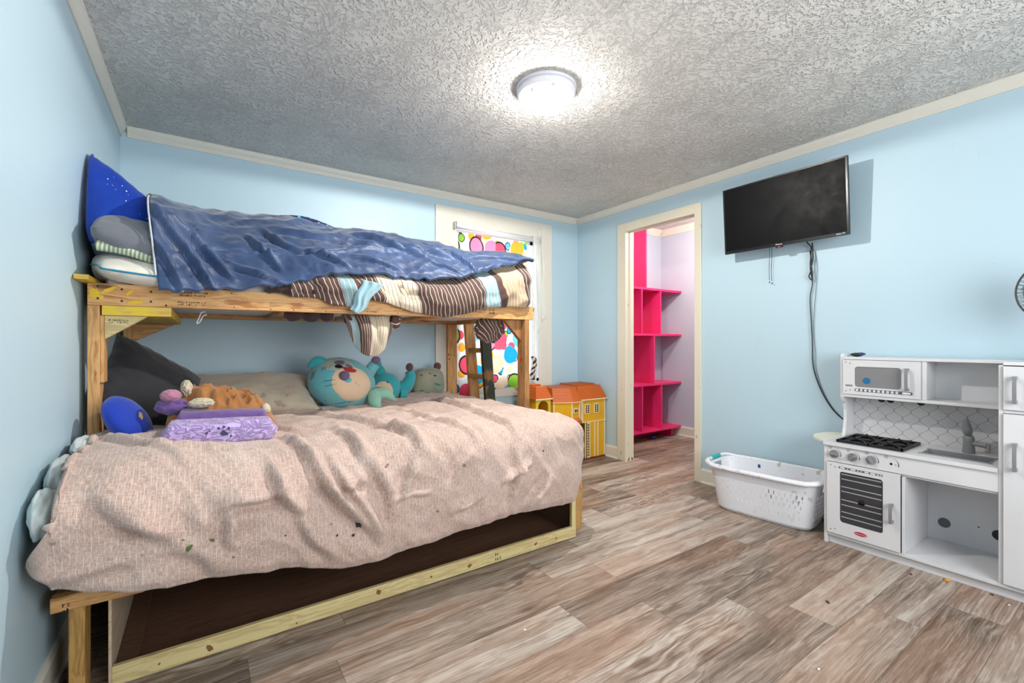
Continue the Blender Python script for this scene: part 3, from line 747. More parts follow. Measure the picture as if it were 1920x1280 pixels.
# stains on the front
ST1 = plain('dark_green_stain', srgb(86, 104, 58), 0.9); ST2 = plain('black_stain', srgb(52, 46, 44), 0.9)
from mathutils.bvhtree import BVHTree
def bvh_of(o):
    bm = bmesh.new(); bm.from_mesh(o.data); bm.transform(Matrix.Translation(world_off(o))); t = BVHTree.FromBMesh(bm); return t
bl_bvh = bvh_of(bl)
def decal(parent, bvh, m, name, px, py, rx, ry, seed, ang=0):
    """a small stain laid on the cloth surface where the photograph shows it"""
    rr = random.Random(seed); eye = Vector((0, 0, EYE)); vs = []; n = 14; ring = []
    for k in range(n):
        a = 2 * PI * k / n; q = 0.55 + 0.45 * rr.random()
        x = rx * q * math.cos(a); y = ry * q * math.sin(a)
        ring.append((px + x * math.cos(ang) - y * math.sin(ang), py + x * math.sin(ang) + y * math.cos(ang)))
    pts = []
    for (x, y) in [(px, py)] + ring:
        d = (at(x, y, Y=1.8) - eye).normalized(); h = bvh.ray_cast(eye, d)
        if h[0] is None: return
        pts.append(h[0] + (h[1] if h[1].dot(d) < 0 else -h[1]) * 0.0025)
    MB().add(pts, [(0, 1 + k, 1 + (k + 1) % n) for k in range(n)]).build(name, m, parent)
for i, a in enumerate(((355, 1027, 9, 5, -0.8), (397, 1012, 6, 4, 0.3), (343, 1012, 4, 2, 0))): decal(bl, bl_bvh, ST1, 'stain', a[0], a[1], a[2], a[3], i, a[4])
for i, a in enumerate(((672, 983, 8, 6, 0.4), (662, 1003, 4, 3, 0), (1097, 860, 8, 6, 0.6), (632, 1003, 2, 3, 0), (535, 1003, 2, 2, 0), (235, 1046, 2, 1, 0), (1018, 845, 2, 2, 0), (437, 1044, 2, 2, 0), (870, 872, 4, 4, 0.4), (820, 958, 4, 3, 0.4), (725, 873, 3, 7, 0.6), (945, 968, 3, 5, 0.2))):
    decal(bl, bl_bvh, ST2 if i < 8 else plain('brown_stain', srgb(140, 112, 98), 0.9), 'stain', a[0], a[1], a[2], a[3], 40 + i, a[4])

# crumpled grey-white sheet stuffed between bed and wall
SHEET = fabric('grey_white_sheet', srgb(196, 204, 202), var=0.08)
def lump(name, m, c, r, seed, parent=None, amp=0.25, fr=2.2, fold=0.0, nu=56, nv=40, rot=None):
    def fn(d):
        w = Vector((d.x * fr + seed * 2.7, d.y * fr, d.z * fr))
        return 1 + amp * (ridge(w) - 0.6) * 0.8 + amp * 0.5 * fbm(w * 2.2, 2) + fold * math.sin(d.x * 9 + d.y * 4 + 4 * noise.noise(w))
    return MB().ball(c, r, M=rot, nu=nu, nv=nv, fn=fn).build(name, m, parent, smooth=True)
sh = lump('bed_sheet', SHEET, (-0.367, 1.99, 0.680), (0.032, 0.13, 0.062), 3, None, 0.14, 1.3, 0.03)
tag(sh, 'crumpled pale grey sheet stuffed between the lower bed and left wall', 'sheet')
lump('sheet_fold', SHEET, (-0.368, 1.80, 0.620), (0.031, 0.09, 0.070), 7, sh, 0.14, 1.3, 0.04)
lump('sheet_fold', SHEET, (-0.360, 2.24, 0.730), (0.028, 0.12, 0.030), 9, sh, 0.14, 1.3, 0.04)
# ------------------------------------------------------------ top bunk bedding
um = MB().box(-0.335, 1.80, 2.493, 3.485, 1.2825, 1.47).build('mattress', MATT, None, 0.04)
tag(um, 'white top bunk mattress under the blue and striped comforters', 'mattress')

def m_duvet():
    t = NT('slate_blue_satin'); uv = t.uv(); x, y, _ = t.xyz(uv); o = t.obj()
    f = t.noise(o, 6, 3)
    c = t.ramp(f, [(0.3, srgb(36, 56, 92)), (0.7, srgb(54, 78, 118))])
    # faint scribbled doodles
    sq = t.vor(t.V('ADD', uv, t.V('SCALE', t.noise(uv, 9, 2, 0.5, out='Color'), 0.10)), 13.0, 'DISTANCE_TO_EDGE')['Distance']
    ln = t.ramp(sq, [(0.012, 1.0), (0.03, 0.0)])
    pick = t.ramp(t.noise(uv, 8, 2), [(0.52, 0.0), (0.58, 1.0)])
    c = t.mix(t.M('MULTIPLY', t.M('MULTIPLY', ln, pick), 0.75), c, srgb(22, 28, 56))
    dt = t.vor(uv, 16)['Distance']
    c = t.mix(t.M('MULTIPLY', t.ramp(dt, [(0.09, 1.0), (0.13, 0.0)]), t.M('MULTIPLY', t.ramp(t.noise(uv, 20, 1), [(0.5, 0.0), (0.55, 1.0)]), 0.8)), c, srgb(20, 24, 48))
    t.bump(t.noise(o, 60, 3, 0.55), 0.12, 0.004)
    t.base(c, 0.47); t.set(t.b.inputs['Specular IOR Level'], 0.38); t.set(t.b.inputs['Sheen Weight'], 0.3)
    return t.m
DUV = m_duvet()
TOPE = [at(px, py, Y=yy) for px, py, yy in ((268, 376, 2.80), (300, 378, 2.82), (345, 392, 2.85), (420, 400, 2.88), (530, 404, 2.90), (630, 428, 2.88), (700, 432, 2.86), (790, 450, 2.82), (870, 470, 2.76), (930, 473, 2.68), (985, 489, 2.58))]
BOTE = [at(px, py, Y=2.425) for px, py in ((300, 548), (400, 545), (500, 538), (560, 526), (620, 512), (700, 512), (790, 522), (850, 521), (900, 510), (950, 497), (988, 487))]
RT = [(p.x, p.z) for p in TOPE]; RY = [(p.x, p.y) for p in TOPE]; BT = [(p.x, p.z) for p in BOTE]
DF = []
def df(px0, py0, px1, py1, w, a):
    q = at(px0, py0, Y=2.5); r = at(px1, py1, Y=2.5); DF.append((q.x, q.z, r.x, r.z, w, a))
for a in ((300, 405, 400, 545, .018, .020), (330, 420, 430, 520, .018, .022), (290, 450, 345, 545, .016, .014), (400, 470, 560, 478, .012, -.018), (560, 478, 700, 462, .012, -.018), (700, 462, 850, 470, .012, -.016), (470, 440, 520, 500, .018, .016), (500, 420, 560, 470, .018, .014),
          (580, 470, 640, 500, .016, .014), (690, 430, 790, 475, .018, .020), (750, 445, 850, 485, .016, .016), (850, 470, 875, 510, .014, .016), (880, 480, 960, 490, .014, .012), (620, 440, 700, 450, .014, .012), (640, 480, 740, 505, .014, .012), (800, 490, 850, 515, .012, .012), (430, 500, 520, 530, .016, .012), (540, 420, 640, 445, .014, .014)):
    df(*a)
def duvet_pt(u, v):
    xb = -0.148 + 1.955 * u; xt = -0.20 + 2.0 * u; xk = -0.30 + 2.08 * u
    if v < 0.5:
        t_ = v / 0.5; ph = t_ * PI / 2
        x = xb + (xt - xb) * t_; z0 = lerp_tab(BT, xb); z1 = lerp_tab(RT, xt); y0 = 2.385 - 0.06 * sm(0.15, -0.12, xb); y1 = lerp_tab(RY, xt)
        ky = 0.45 * (1 - math.cos(ph)) + 0.55 * t_; ky *= 1 - 0.85 * sm(0.1, -0.14, xb) * math.sin(PI * t_); kz = 0.45 * math.sin(ph) + 0.55 * t_
        p = Vector((x, y0 + (y1 - y0) * ky, z0 + (z1 - z0) * kz)); nrm = Vector((0, -0.8 + 0.5 * t_, 0.4 + 0.5 * t_)).normalized()
    else:
        t_ = (v - 0.5) / 0.5; x = xt + (xk - xt) * t_; z1 = lerp_tab(RT, xt); y1 = lerp_tab(RY, xt)
        zb = 1.60 + 0.2 * sm(0.2, -0.3, x)
        p = Vector((x, y1 + (3.46 - y1) * t_, z1 + (zb - z1) * t_ * t_ + 0.10 * math.sin(PI * t_) * sm(0.45, -0.1, x))); nrm = Vector((0, 0.15, 1)).normalized()
    w = p.copy()
    d = 0.018 * fbm(Vector((w.x * 2.4, w.z * 4, w.y * 3)), 3) + 0.013 * (ridge(Vector((w.x * 3.2 + w.z * 3, w.z * 6 - w.x * 2, w.y * 3))) - 0.5)
    d += 0.009 * ridge(Vector((w.x * 8 - w.z * 9, w.z * 12, w.y * 6))) + 0.004 * ridge(Vector((w.x * 21 + w.z * 16, w.z * 24, w.y * 12)))
    if v < 0.55: d += seg_folds(w.x, w.z, DF) * 1.7
    # rolled hems
    e = min(v / 0.03, 1); d -= 0.010 * (1 - e)
    if v < 0.1: p.z += 0.006 * math.sin(x * 60 + 3 * math.sin(x * 13)) * (1 - v / 0.1)
    p = p + nrm * (d - 0.004); p.y = min(p.y, 3.50)
    return p
du = MB().grid(duvet_pt, 230, 130, lambda u, v: (u * 2.1, v * 1.5)).build('blue_comforter', DUV, None, smooth=True, solid=0.022)
tag(du, 'slate blue satin comforter with dark doodles heaped along the top bunk', 'comforter')
WELT = fabric('pale_piping', srgb(206, 206, 210))
MB().tube([duvet_pt(0.0, 0.5 * k / 40) + Vector((-0.004, -0.006, 0)) for k in range(4, 41)], 0.0035, 6).build('piping', WELT, du, smooth=True)
# dark blue star blanket peeking out at the ridge
def m_star():
    t = NT('navy_star_print'); o = t.obj(); c = srgb(24, 34, 92); v = t.vor(o, 32)
    m = t.ramp(v['Distance'], [(0.22, 1.0), (0.3, 0.0)])
    r, g, b = t.xyz(v['Color']); cc = t.ramp(r, [(0.0, srgb(40, 190, 190)), (0.35, srgb(240, 240, 240)), (0.6, srgb(230, 170, 60)), (0.8, srgb(24, 34, 92))], 'CONSTANT')
    return t.base(t.mix(m, c, cc), 0.8)
def star_pt(u, v):
    q = at(522 + 108 * u, 403 + 26 * u ** 1.6, Y=2.96)
    return Vector((q.x, 2.90 + 0.32 * v, q.z + 0.012 * math.sin(PI * u) + 0.028 * math.sin(PI * v) * math.sin(PI * u) - 0.09 * v * v - 0.015 * (1 - v) + 0.004 * fbm(Vector((u * 9, v * 5, 2)))))
stb = MB().grid(star_pt, 40, 20).build('star_blanket', m_star(), None, smooth=True, solid=0.02)
tag(stb, 'dark navy blanket with coloured dots peeking over the blue comforter', 'blanket')

# striped comforter: bands of brown, light blue and tan with thin white lines
def m_stripe():
    t = NT('brown_striped_comforter'); uv = t.uv(); x, y, _ = t.xyz(uv); o = t.obj()
    x = t.M('ADD', x, t.M('MULTIPLY', t.M('SUBTRACT', t.noise(uv, 4.0, 2), 0.5), 0.05))
    ph = t.M('DIVIDE', t.M('SUBTRACT', x, 0.35), 1.6)
    br = srgb(88, 64, 58); tan = srgb(190, 166, 134); lb = srgb(150, 184, 194); cr = srgb(222, 208, 184)
    c = t.ramp(ph, [(0.0, br), (0.165, lb), (0.21, br), (0.29, cr), (0.42, br), (0.69, lb), (0.755, br), (0.785, tan), (0.885, br)], 'CONSTANT')
    f = t.M('FRACT', t.M('DIVIDE', x, 0.0245)); ln = t.M('LESS_THAN', f, 0.13)
    tanz = t.ramp(ph, [(0.0, 0.0), (0.29, 1.0), (0.42, 0.0)], 'CONSTANT')
    lc = t.mix(tanz, srgb(236, 226, 208), srgb(110, 86, 70))
    noln = t.ramp(ph, [(0.0, 0.9), (0.755, 0.0), (0.785, 0.9)], 'CONSTANT')
    c = t.mix(t.M('MULTIPLY', ln, noln), c, lc)
    c = t.mix(t.M('MULTIPLY', t.noise(o, 9, 4), 0.25), c, srgb(70, 50, 44))
    t.bump(t.noise(o, 500, 2), 0.15, 0.001)
    t.base(c, 0.8); t.set(t.b.inputs['Specular IOR Level'], 0.25); t.set(t.b.inputs['Sheen Weight'], 0.2)
    return t.m
STR = m_stripe()
LOW = [at(px, py, Y=2.425) for px, py in ((548, 552), (600, 556), (625, 571), (672, 573), (690, 560), (715, 562), (745, 573), (780, 583), (830, 592), (870, 586), (910, 574), (950, 573), (998, 576))]
SLOW = [(p.x, p.z) for p in LOW]
def stripe_pt(u, v):
    xb = 0.35 + 1.498 * u; xt = 0.35 + 1.452 * u
    zb = lerp_tab(SLOW, xb); zt = max(lerp_tab(BT, xt) + 0.012, 1.38)
    x = xb + (xt - xb) * v
    if v < 0.6:
        t_ = v / 0.6; z = zb + (zt - zb) * t_; y = 2.434 - (0.042 * math.sin(PI * min(1, t_ * 1.1)) ** 0.8 * (1 if x > 0.9 else 0.6)) + 0.05 * sm(0.62, 0.95, t_)
        nrm = Vector((0, -1, 0))
    else:
        t_ = (v - 0.6) / 0.4; y = 2.484 + 0.50 * t_; z = zt - 0.07 * t_ ; nrm = Vector((0, 0, 1))
    rr_ = 0.07; k = sm(1.72, 1.848, x)
    y += 0.10 * k * k * (1 if v < 0.6 else 0)
    w = Vector((x * 3, z * 3, v * 2))
    d = 0.010 * fbm(w * 1.5, 3) + 0.012 * (ridge(Vector((x * 4 + z * 3, z * 9 - x * 3, 1.7))) - 0.6) + 0.008 * ridge(Vector((x * 11 + z * 9, z * 12, 3)))
    if v < 0.6: d = d + 0.010 * math.sin((x * 14 + z * 40)) * sm(1.35, 0.9, x)
    d = max(d, -0.008)
    return Vector((x, y, z)) + nrm * d
stc = MB().grid(stripe_pt, 170, 70, lambda u, v: (0.35 + u * 1.5 + 0.10 * v, v * 0.6)).build('striped_comforter', STR, None, smooth=True, solid=0.014)
tag(stc, 'brown, light blue and tan striped comforter spilling over the top bunk rail', 'comforter')
# right-hand end drop of the comforter
def end_pt(u, v):
    y = 2.53 + 0.9 * u; z = 1.30 + 0.28 * v
    return Vector((1.852 + 0.018 * math.sin(PI * v) - 0.05 * v * v * v + 0.006 * fbm(Vector((y * 6, z * 6, 1)), 2), y, z + 0.06 * math.sin(PI * u) * v))
MB().grid(end_pt, 40, 14, lambda u, v: (1.85 + u * 0.02, v * .3)).build('end_drop', STR, stc, smooth=True, solid=0.012)
# big loop hanging through the slats, below the rail
def loop_pt(cx, cz, hw, hh, yc, uo):
    def fn(u, v):
        # u across, v from the top down: sagging pouch
        a = (u * 2 - 1)
        zb = -hh * (1 - abs(a) ** 2.6) ** 0.8
        x = cx + hw * a * (1 - 0.10 * v); z = cz + zb * v
        y = yc - 0.055 * math.sin(PI * v) * (1 - a * a) - 0.02 * (1 - a * a) + 0.014 * math.sin(a * 9 + 1) * (1 - 0.4 * v) + 0.010 * ridge(Vector((a * 3 + uo, v * 1.5, 2)))
        return Vector((x, y, z))
    return fn
lp = loop_pt(0.775, 1.252, 0.155, 0.225, 2.535, 0.3)
MB().grid(lp, 60, 36, lambda u, v: (0.58 + u * 0.52 + 0.16 * (u - 0.5) * v, v * .3)).build('hanging_fold', STR, stc, smooth=True, solid=0.035)
lump('hanging_fold', STR, (1.590, 2.60, 1.192), (0.112, 0.06, 0.092), 5, stc, 0.16, 2.2, 0.04)
DKB = fabric('dark_brown_cloth', srgb(58, 42, 40))
def dark_pt(u, v):
    return Vector((0.335 + 0.235 * u, 2.515 + 0.012 * math.sin(u * 19), 1.262 - (0.036 + 0.018 * abs(math.sin(u * 8 + 0.4)) * sm(0, 0.15, u) * sm(1, 0.85, u)) * v))
MB().grid(dark_pt, 30, 4).build('hanging_fold', DKB, stc, smooth=True, solid=0.008)
MB().grid(lambda u, v: Vector((0.26 + 0.25 * u, 2.424 - 0.016 * math.sin(PI * v) + 0.005 * math.sin(u * 30), 1.334 + 0.055 * v + 0.006 * math.sin(u * 12))), 24, 10).build('dark_lining', DKB, stc, smooth=True, solid=0.01)
LBL = fabric('light_blue_lining', srgb(150, 184, 194))
def lbl_pt(u, v):
    w_ = 0.050 + 0.055 * v
    x = 0.650 + 0.085 * v + (u - 0.5) * w_ + 0.006 * math.sin(v * 9)
    return Vector((x, 2.372 - 0.014 * math.sin(PI * u) + 0.005 * math.sin(u * 15 + v * 4) + 0.012 * (1 - v), 1.262 + 0.165 * v - 0.018 * u + 0.02 * abs(u - 0.5) * (1 - v)))
MB().grid(lbl_pt, 40, 24).build('light_blue_lining', LBL, stc, smooth=True, solid=0.008)

# pillows on the top bunk
TEAL = fabric('teal_piping', srgb(24, 120, 150))
PW = fabric('off_white_pillowcase', srgb(216, 210, 198))
pillow('pillow', PW, 0.27, 0.66, 0.13, (-0.282, 2.640, 1.420), (0.0, 0.06, math.radians(17)), 'off-white pillow with thin teal piping, bottom of the top bunk stack', seed=2, wr=0.010, welt=TEAL, pinch=0.05, droop=0.045, clampx=-0.400)
GREY = fabric('grey_pillowcase', srgb(112, 114, 122))
gp = pillow('pillow', GREY, 0.28, 0.62, 0.20, (-0.285, 2.640, 1.550), (0.03, 0.16, math.radians(15)), 'grey pillow with green striped edge, middle of the top bunk stack', seed=4, wr=0.012, pinch=0.04, droop=0.03, clampx=-0.400)
def m_gstr():
    t = NT('green_cream_stripes'); x, y, _ = t.xyz(t.uv()); f = t.M('FRACT', t.M('MULTIPLY', t.M('ADD', x, t.M('MULTIPLY', y, 0.15)), 34))
    return t.base(t.ramp(f, [(0.35, srgb(126, 150, 128)), (0.5, srgb(206, 208, 182)), (0.85, srgb(206, 208, 182)), (0.95, srgb(126, 150, 128))]), 0.85)
def hem_pt(u, v):
    x = -0.34 + 0.22 * u; q = abs(u * 2 - 1)
    return Vector((x, 2.345 + 0.05 * u + 0.006 * math.sin(u * 9) + 0.018 * (v - 0.5) ** 2 * 4, 1.505 - 0.030 * u - 0.045 * v + 0.006 * math.sin(u * 6)))
MB().grid(hem_pt, 40, 10, lambda u, v: (u * 0.5, v * .1)).build('striped_hem', m_gstr(), gp, smooth=True, solid=0.012)
BLUE = fabric('royal_blue_pillowcase', srgb(16, 58, 160), rough=0.55, sheen=0.15, spots=None)
_x = Vector((0.53, -0.33, -0.78)).normalized(); _n = Vector((0.216, -0.832, 0.503)); _n = (_n - _x * _n.dot(_x)).normalized(); _y = _n.cross(_x)
BM = Matrix((_x, _y, _n)).transposed(); _A = Vector((-0.395, 2.64, 1.905))
bp = pillow('pillow', BLUE, 0.44, 0.36, 0.13, _A + _x * 0.20 - _y * 0.055, BM, 'royal blue pillow with white specks leaning in the top bunk corner', seed=6, wr=0.008, pinch=0.02, clampx=-0.402, taper=0.22)
WS = plain('white_specks', srgb(236, 238, 246), 0.8); bpb = bvh_of(bp)
for i, (px, py, r) in enumerate(((202, 336, 1.6), (229, 349, 1.3), (237, 359, 1.6), (217, 356, 0.9), (236, 377, 1.4), (211, 348, 0.8), (201, 346, 0.8), (213, 333, 0.7), (262, 402, 0.8), (240, 366, 0.7))): decal(bp, bpb, WS, 'white_speck', px, py, r, r, 70 + i)
# ------------------------------------------------------------ things on the lower bed
eye_ = Vector((0, 0, EYE))
CHAR = fabric('charcoal_fabric', srgb(44, 44, 48), var=0.2)
_n = Vector((0.62, -0.55, 0.45)).normalized(); _x = Vector((0.60, 0.30, -0.42)); _x = (_x - _n * _x.dot(_n)).normalized(); _y = _n.cross(_x)
pillow('pillow', CHAR, 0.44, 0.42, 0.15, (-0.195, 2.72, 0.885), Matrix((_x, _y, _n)).transposed(), 'charcoal grey cushion leaning against the left wall on the lower bed', seed=11, wr=0.008, clampx=-0.398, pinch=0.06)
BEI = fabric('beige_pillowcase', srgb(196, 182, 162), spots=[(7, 0.62, srgb(140, 116, 96), 0.5)])
pillow('pillow', BEI, 0.80, 0.44, 0.17, (0.205, 3.08, 0.80), (math.radians(22), 0.03, math.radians(-4)), 'beige pillow lying behind the tan plush on the lower bed', seed=13, wr=0.018, pinch=0.13)
COB = fabric('cobalt_blue_plush', srgb(24, 58, 168), rough=0.7)
cush_c = at(240, 788, Y=2.37)
_n = Vector((0.80, -0.30, 0.52)).normalized(); _x = Vector((0.45, 0.1, -0.85)); _x = (_x - _n * _x.dot(_n)).normalized(); CMx = Matrix((_x, _n.cross(_x), _n)).transposed()
cu = MB().ball(cush_c, (0.112, 0.10, 0.052), M=CMx, nu=40, nv=26, fn=lambda d: 1 + 0.03 * fbm(Vector((d.x * 3, d.y * 3, d.z * 3)), 2)).build('cushion', COB, None, smooth=True)
tag(cu, 'small cobalt blue round cushion with a tan spot, propped by the front bed post', 'cushion')
def ell_patch(name, m, c, R, n, a, b, rot=0.0, parent=None, lift=1.012, Mx=None, seg=28, thick=0.004, half=None):
    """patch hugging an ellipsoid, centred on direction n, angular half sizes a (along e1) and b"""
    n = Vector(n).normalized(); up = Vector((0, 0, 1)); e1 = up.cross(n)
    e1 = Vector((1, 0, 0)) if e1.length < 1e-3 else e1.normalized(); e2 = n.cross(e1)
    f1 = e1 * math.cos(rot) + e2 * math.sin(rot); f2 = -e1 * math.sin(rot) + e2 * math.cos(rot)
    c = Vector(c); R = Vector(R); vs = []; fs = []; rings = 6
    def P(r, t_, k):
        ca, sa = math.cos(t_), math.sin(t_)
        if half == 'down' and sa > 0: sa *= 0.25
        d = (n + f1 * a * r * ca + f2 * b * r * sa).normalized()
        v = Vector((d.x * R.x, d.y * R.y, d.z * R.z)) * k
        return c + (Mx @ v if Mx is not None else v)
    vs.append(P(0, 0, lift))
    for j in range(1, rings + 1):
        for k in range(seg): vs.append(P(j / rings, 2 * PI * k / seg, lift if j < rings else lift - thick / max(R)))
    for k in range(seg): fs.append((0, 1 + k, 1 + (k + 1) % seg))
    for j in range(rings - 1):
        for k in range(seg):
            q = 1 + j * seg + k; w_ = 1 + j * seg + (k + 1) % seg; fs.append((q, q + seg, w_ + seg, w_))
    return MB().add(vs, fs).build(name, m, parent, smooth=True)
TANF = fabric('tan_felt', srgb(214, 176, 132)); EYEB = plain('black_eye', srgb(16, 14, 16), 0.3)
cub = bvh_of(cu)
decal(cu, cub, TANF, 'tan_spot', 263, 780, 5, 9, 3, -0.3)

# folded lavender quilt
def m_lav():
    t = NT('lavender_quilt'); o = t.obj()
    n1 = t.M('ABSOLUTE', t.M('SUBTRACT', t.noise(t.map(o, (1, 1, 1.6)), 22, 3, 0.6, 1.2), 0.5)); e = t.ramp(n1, [(0.0, 0.0), (0.09, 1.0)])
    c = t.mix(e, srgb(160, 130, 190), t.ramp(t.noise(o, 7, 3), [(0.3, srgb(186, 158, 214)), (0.7, srgb(206, 184, 232))]))
    t.bump(e, 0.8, 0.006); t.base(c, 0.85); t.set(t.b.inputs['Sheen Weight'], 0.3); return t.m
LAV = m_lav()
def quilt(name, m, x0, x1, yc, dy, z0, h, parent, seed, tilt=0.0):
    def fn(u, v):
        a = 2 * PI * v; x = x0 + (x1 - x0) * u
        e = min(1, 6 * min(u, 1 - u) + 0.55)
        sy = math.copysign(abs(math.cos(a)) ** 0.5, math.cos(a)); sz = math.copysign(abs(math.sin(a)) ** 0.6, math.sin(a))
        hh = h * (0.88 + 0.16 * (1 - u)) * e
        d = 1 + 0.06 * fbm(Vector((x * 7 + seed, sy * 2, sz * 2)), 3) + 0.03 * ridge(Vector((x * 24, sy * 4, sz * 4 + seed)))
        return Vector((x + 0.012 * sz, yc + sy * dy / 2 * d * e + tilt * (u - 0.5), z0 + hh / 2 + sz * hh / 2 * d))
    mb = MB(); mb.grid(lambda u, v: fn(u, 1 - v), 70, 40)
    n = len(mb.v); mb.v.append(sum(mb.v[0:n:71], Vector()) / len(mb.v[0:n:71])); mb.v.append(sum(mb.v[70:n:71], Vector()) / len(mb.v[70:n:71])); mb.uv += [(0, 0)] * 2
    for j in range(40):
        mb.f.append((j * 71, (j + 1) * 71, n)); mb.f.append((j * 71 + 70, n + 1, (j + 1) * 71 + 70))
    return mb.build(name, m, parent, smooth=True, merge=True)
ql = quilt('quilt', LAV, -0.140, 0.245, 2.125, 0.17, 0.706, 0.098, None, 2.0)
tag(ql, 'folded pale lavender quilt with dark paw prints on the lower bed', 'quilt')
PURD = fabric('dark_purple_fleece', srgb(104, 76, 134)); PINK = fabric('dusty_pink_fleece', srgb(176, 118, 140))
qb = bvh_of(ql); PAW = plain('dark_paw_print', srgb(62, 66, 92), 0.85)
for i, a in enumerate(((420, 812, 9, 6, 0.1), (410, 803, 4, 3, 0.4), (420, 800, 3, 3, 0), (429, 803, 3, 4, 0), (388, 812, 4, 3, 0), (393, 808, 2, 2, 0), (433, 817, 3, 2, 0))): decal(ql, qb, PAW, 'paw_print', a[0], a[1], a[2], a[3], i, a[4])
pq = quilt('blanket', PURD, -0.110, 0.235, 2.30, 0.19, 0.712, 0.112, None, 5.0, tilt=0.02)
tag(pq, 'darker purple fleece blanket bunched behind the lavender quilt', 'blanket')
lump('bunched_end', PURD, at(322, 762, Y=2.34), (0.055, 0.055, 0.036), 5, pq, 0.2, 1.6)
lump('pink_corner', PINK, at(320, 742, Y=2.33), (0.036, 0.05, 0.026), 6, pq, 0.15)

# tan plush dog blanket, collapsed in a heap
TANP = fabric('tan_plush', srgb(160, 106, 58), var=0.16, bump=0.5, weave=260, spots=[(14, 0.66, srgb(128, 80, 40), 0.5)])
CREAMP = fabric('cream_plush', srgb(198, 184, 160), bump=0.5, weave=260)
def tan_pt(u, v):
    a = u * 2 - 1; b_ = v * 2 - 1
    x = 0.075 + 0.200 * a; y = 2.42 + 0.15 * b_ - 0.03 * a
    h = (max(0, 1 - abs(a) ** 2.6) * max(0, 1 - abs(b_) ** 2.4)) ** 0.5
    w = Vector((x * 6, y * 6, 1))
    z = 0.750 + 0.085 * h * (1 + 0.6 * fbm(w * 0.9, 2)) + 0.060 * h * ridge(Vector((x * 10 - y * 7, y * 8 + x * 4, 2))) + 0.022 * h * ridge(Vector((x * 24 + y * 9, y * 20, 5))) - 0.02 * a
    return Vector((x, y + 0.02 * ridge(w) * h, z))
tp = MB().grid(tan_pt, 90, 60).build('plush_blanket', TANP, None, smooth=True, solid=0.02)
tag(tp, 'tan and cream plush dog blanket lying limp in a heap on the lower bed', 'plush blanket')
lump('cream_paw', CREAMP, at(378, 755, Y=2.28), (0.044, 0.035, 0.020), 2, tp, 0.22)
lump('cream_paw', CREAMP, at(498, 766, Y=2.30), (0.020, 0.03, 0.024), 4, tp, 0.10)
lump('cream_head', CREAMP, at(350, 728, Y=2.42), (0.022, 0.05, 0.036), 3, tp, 0.22)

# plush toys
def m_plush(name, c, c2, mixs=3.0, dirt=None):
    t = NT(name); o = t.obj()
    col = t.ramp(t.noise(o, mixs, 3), [(0.35, c), (0.65, c2)])
    if dirt:
        m = t.ramp(t.noise(o, 22, 4, 0.7), [(dirt[1], 0.0), (dirt[1] + 0.04, 1.0)])
        col = t.mix(t.M('MULTIPLY', m, 0.8), col, dirt[0])
    t.bump(t.noise(o, 380, 2), 0.35, 0.002)
    t.base(col, 0.85); t.set(t.b.inputs['Sheen Weight'], 0.4); t.set(t.b.inputs['Specular IOR Level'], 0.2); return t.m
AQ = m_plush('aqua_plush', srgb(86, 172, 186), srgb(122, 182, 180), 3, (srgb(34, 84, 96), 0.72))
TEALP = m_plush('teal_plush', srgb(44, 150, 158), srgb(58, 166, 172), 3)
PEACH = m_plush('peach_belly', srgb(226, 196, 162), srgb(214, 186, 158), 5, (srgb(120, 92, 76), 0.75))
GRYP = m_plush('grey_green_plush', srgb(160, 160, 138), srgb(132, 140, 120), 5, (srgb(84, 74, 66), 0.7))
PURP = fabric('mauve_plush', srgb(112, 92, 122)); REDF = fabric('red_felt', srgb(168, 48, 44)); DARKF = fabric('dark_thread', srgb(44, 50, 66)); MAUVE = fabric('dark_mauve_plush', srgb(104, 66, 72))
MINT = m_plush('mint_plush', srgb(124, 180, 164), srgb(142, 190, 170), 6, (srgb(70, 100, 110), 0.68))
def limb(mb_name, m, pts, rs, parent):
    return MB().tube(catmull(pts, 6), catmull_r(rs, 6), 16).build(mb_name, m, parent, smooth=True)
def catmull(pts, k):
    P = [Vector(p) for p in pts]; P = [P[0] * 2 - P[1]] + P + [P[-1] * 2 - P[-2]]; out = []
    for i in range(1, len(P) - 2):
        for j in range(k):
            t_ = j / k; p0, p1, p2, p3 = P[i - 1:i + 3]
            out.append(0.5 * ((2 * p1) + (p2 - p0) * t_ + (2 * p0 - 5 * p1 + 4 * p2 - p3) * t_ * t_ + (3 * p1 - p0 - 3 * p2 + p3) * t_ ** 3))
    out.append(P[-2]); return out
def catmull_r(rs, k):
    return [max(0.0015, v.x) for v in catmull([(r, 0, 0) for r in rs], k)]
# 1: big round aqua sea-cat toy
pc = at(642, 719, Y=2.98); PR = Vector((0.205, 0.17, 0.165)); tilt = Euler((0, math.radians(14), 0)).to_matrix()
t1 = thing('plush_toy', 'large round aqua plush toy with peach belly and fish tail', 'plush toy', (pc.x, pc.y, 0.70))
MB().ball(pc, PR, M=tilt, nu=48, nv=32, fn=lambda d: 1 + 0.02 * fbm(Vector((d.x * 3, d.y * 3, d.z * 3)), 2)).build('body', AQ, t1, smooth=True)
vd = (eye_ - pc).normalized(); rt = Vector((_c, -_s, 0)); upv = Vector((0, 0, 1))
def dirn(a, b_): return (tilt.transposed() @ (vd + rt * a + upv * b_)).normalized()
def pch(name, m, a, b_, ra, rb, rot, par, lift=1.012, **k): return ell_patch(name, m, pc, PR, dirn(a, b_), ra, rb, rot, par, lift, Mx=tilt, **k)
pch('belly', PEACH, 0.50, 0.02, 0.78, 0.86, 0.55, t1, 1.014)
pch('forehead', m_plush('pale_grey_plush', srgb(170, 178, 160), srgb(156, 170, 158), 6), -0.12, 1.15, 0.62, 0.40, 0.1, t1, 1.010)
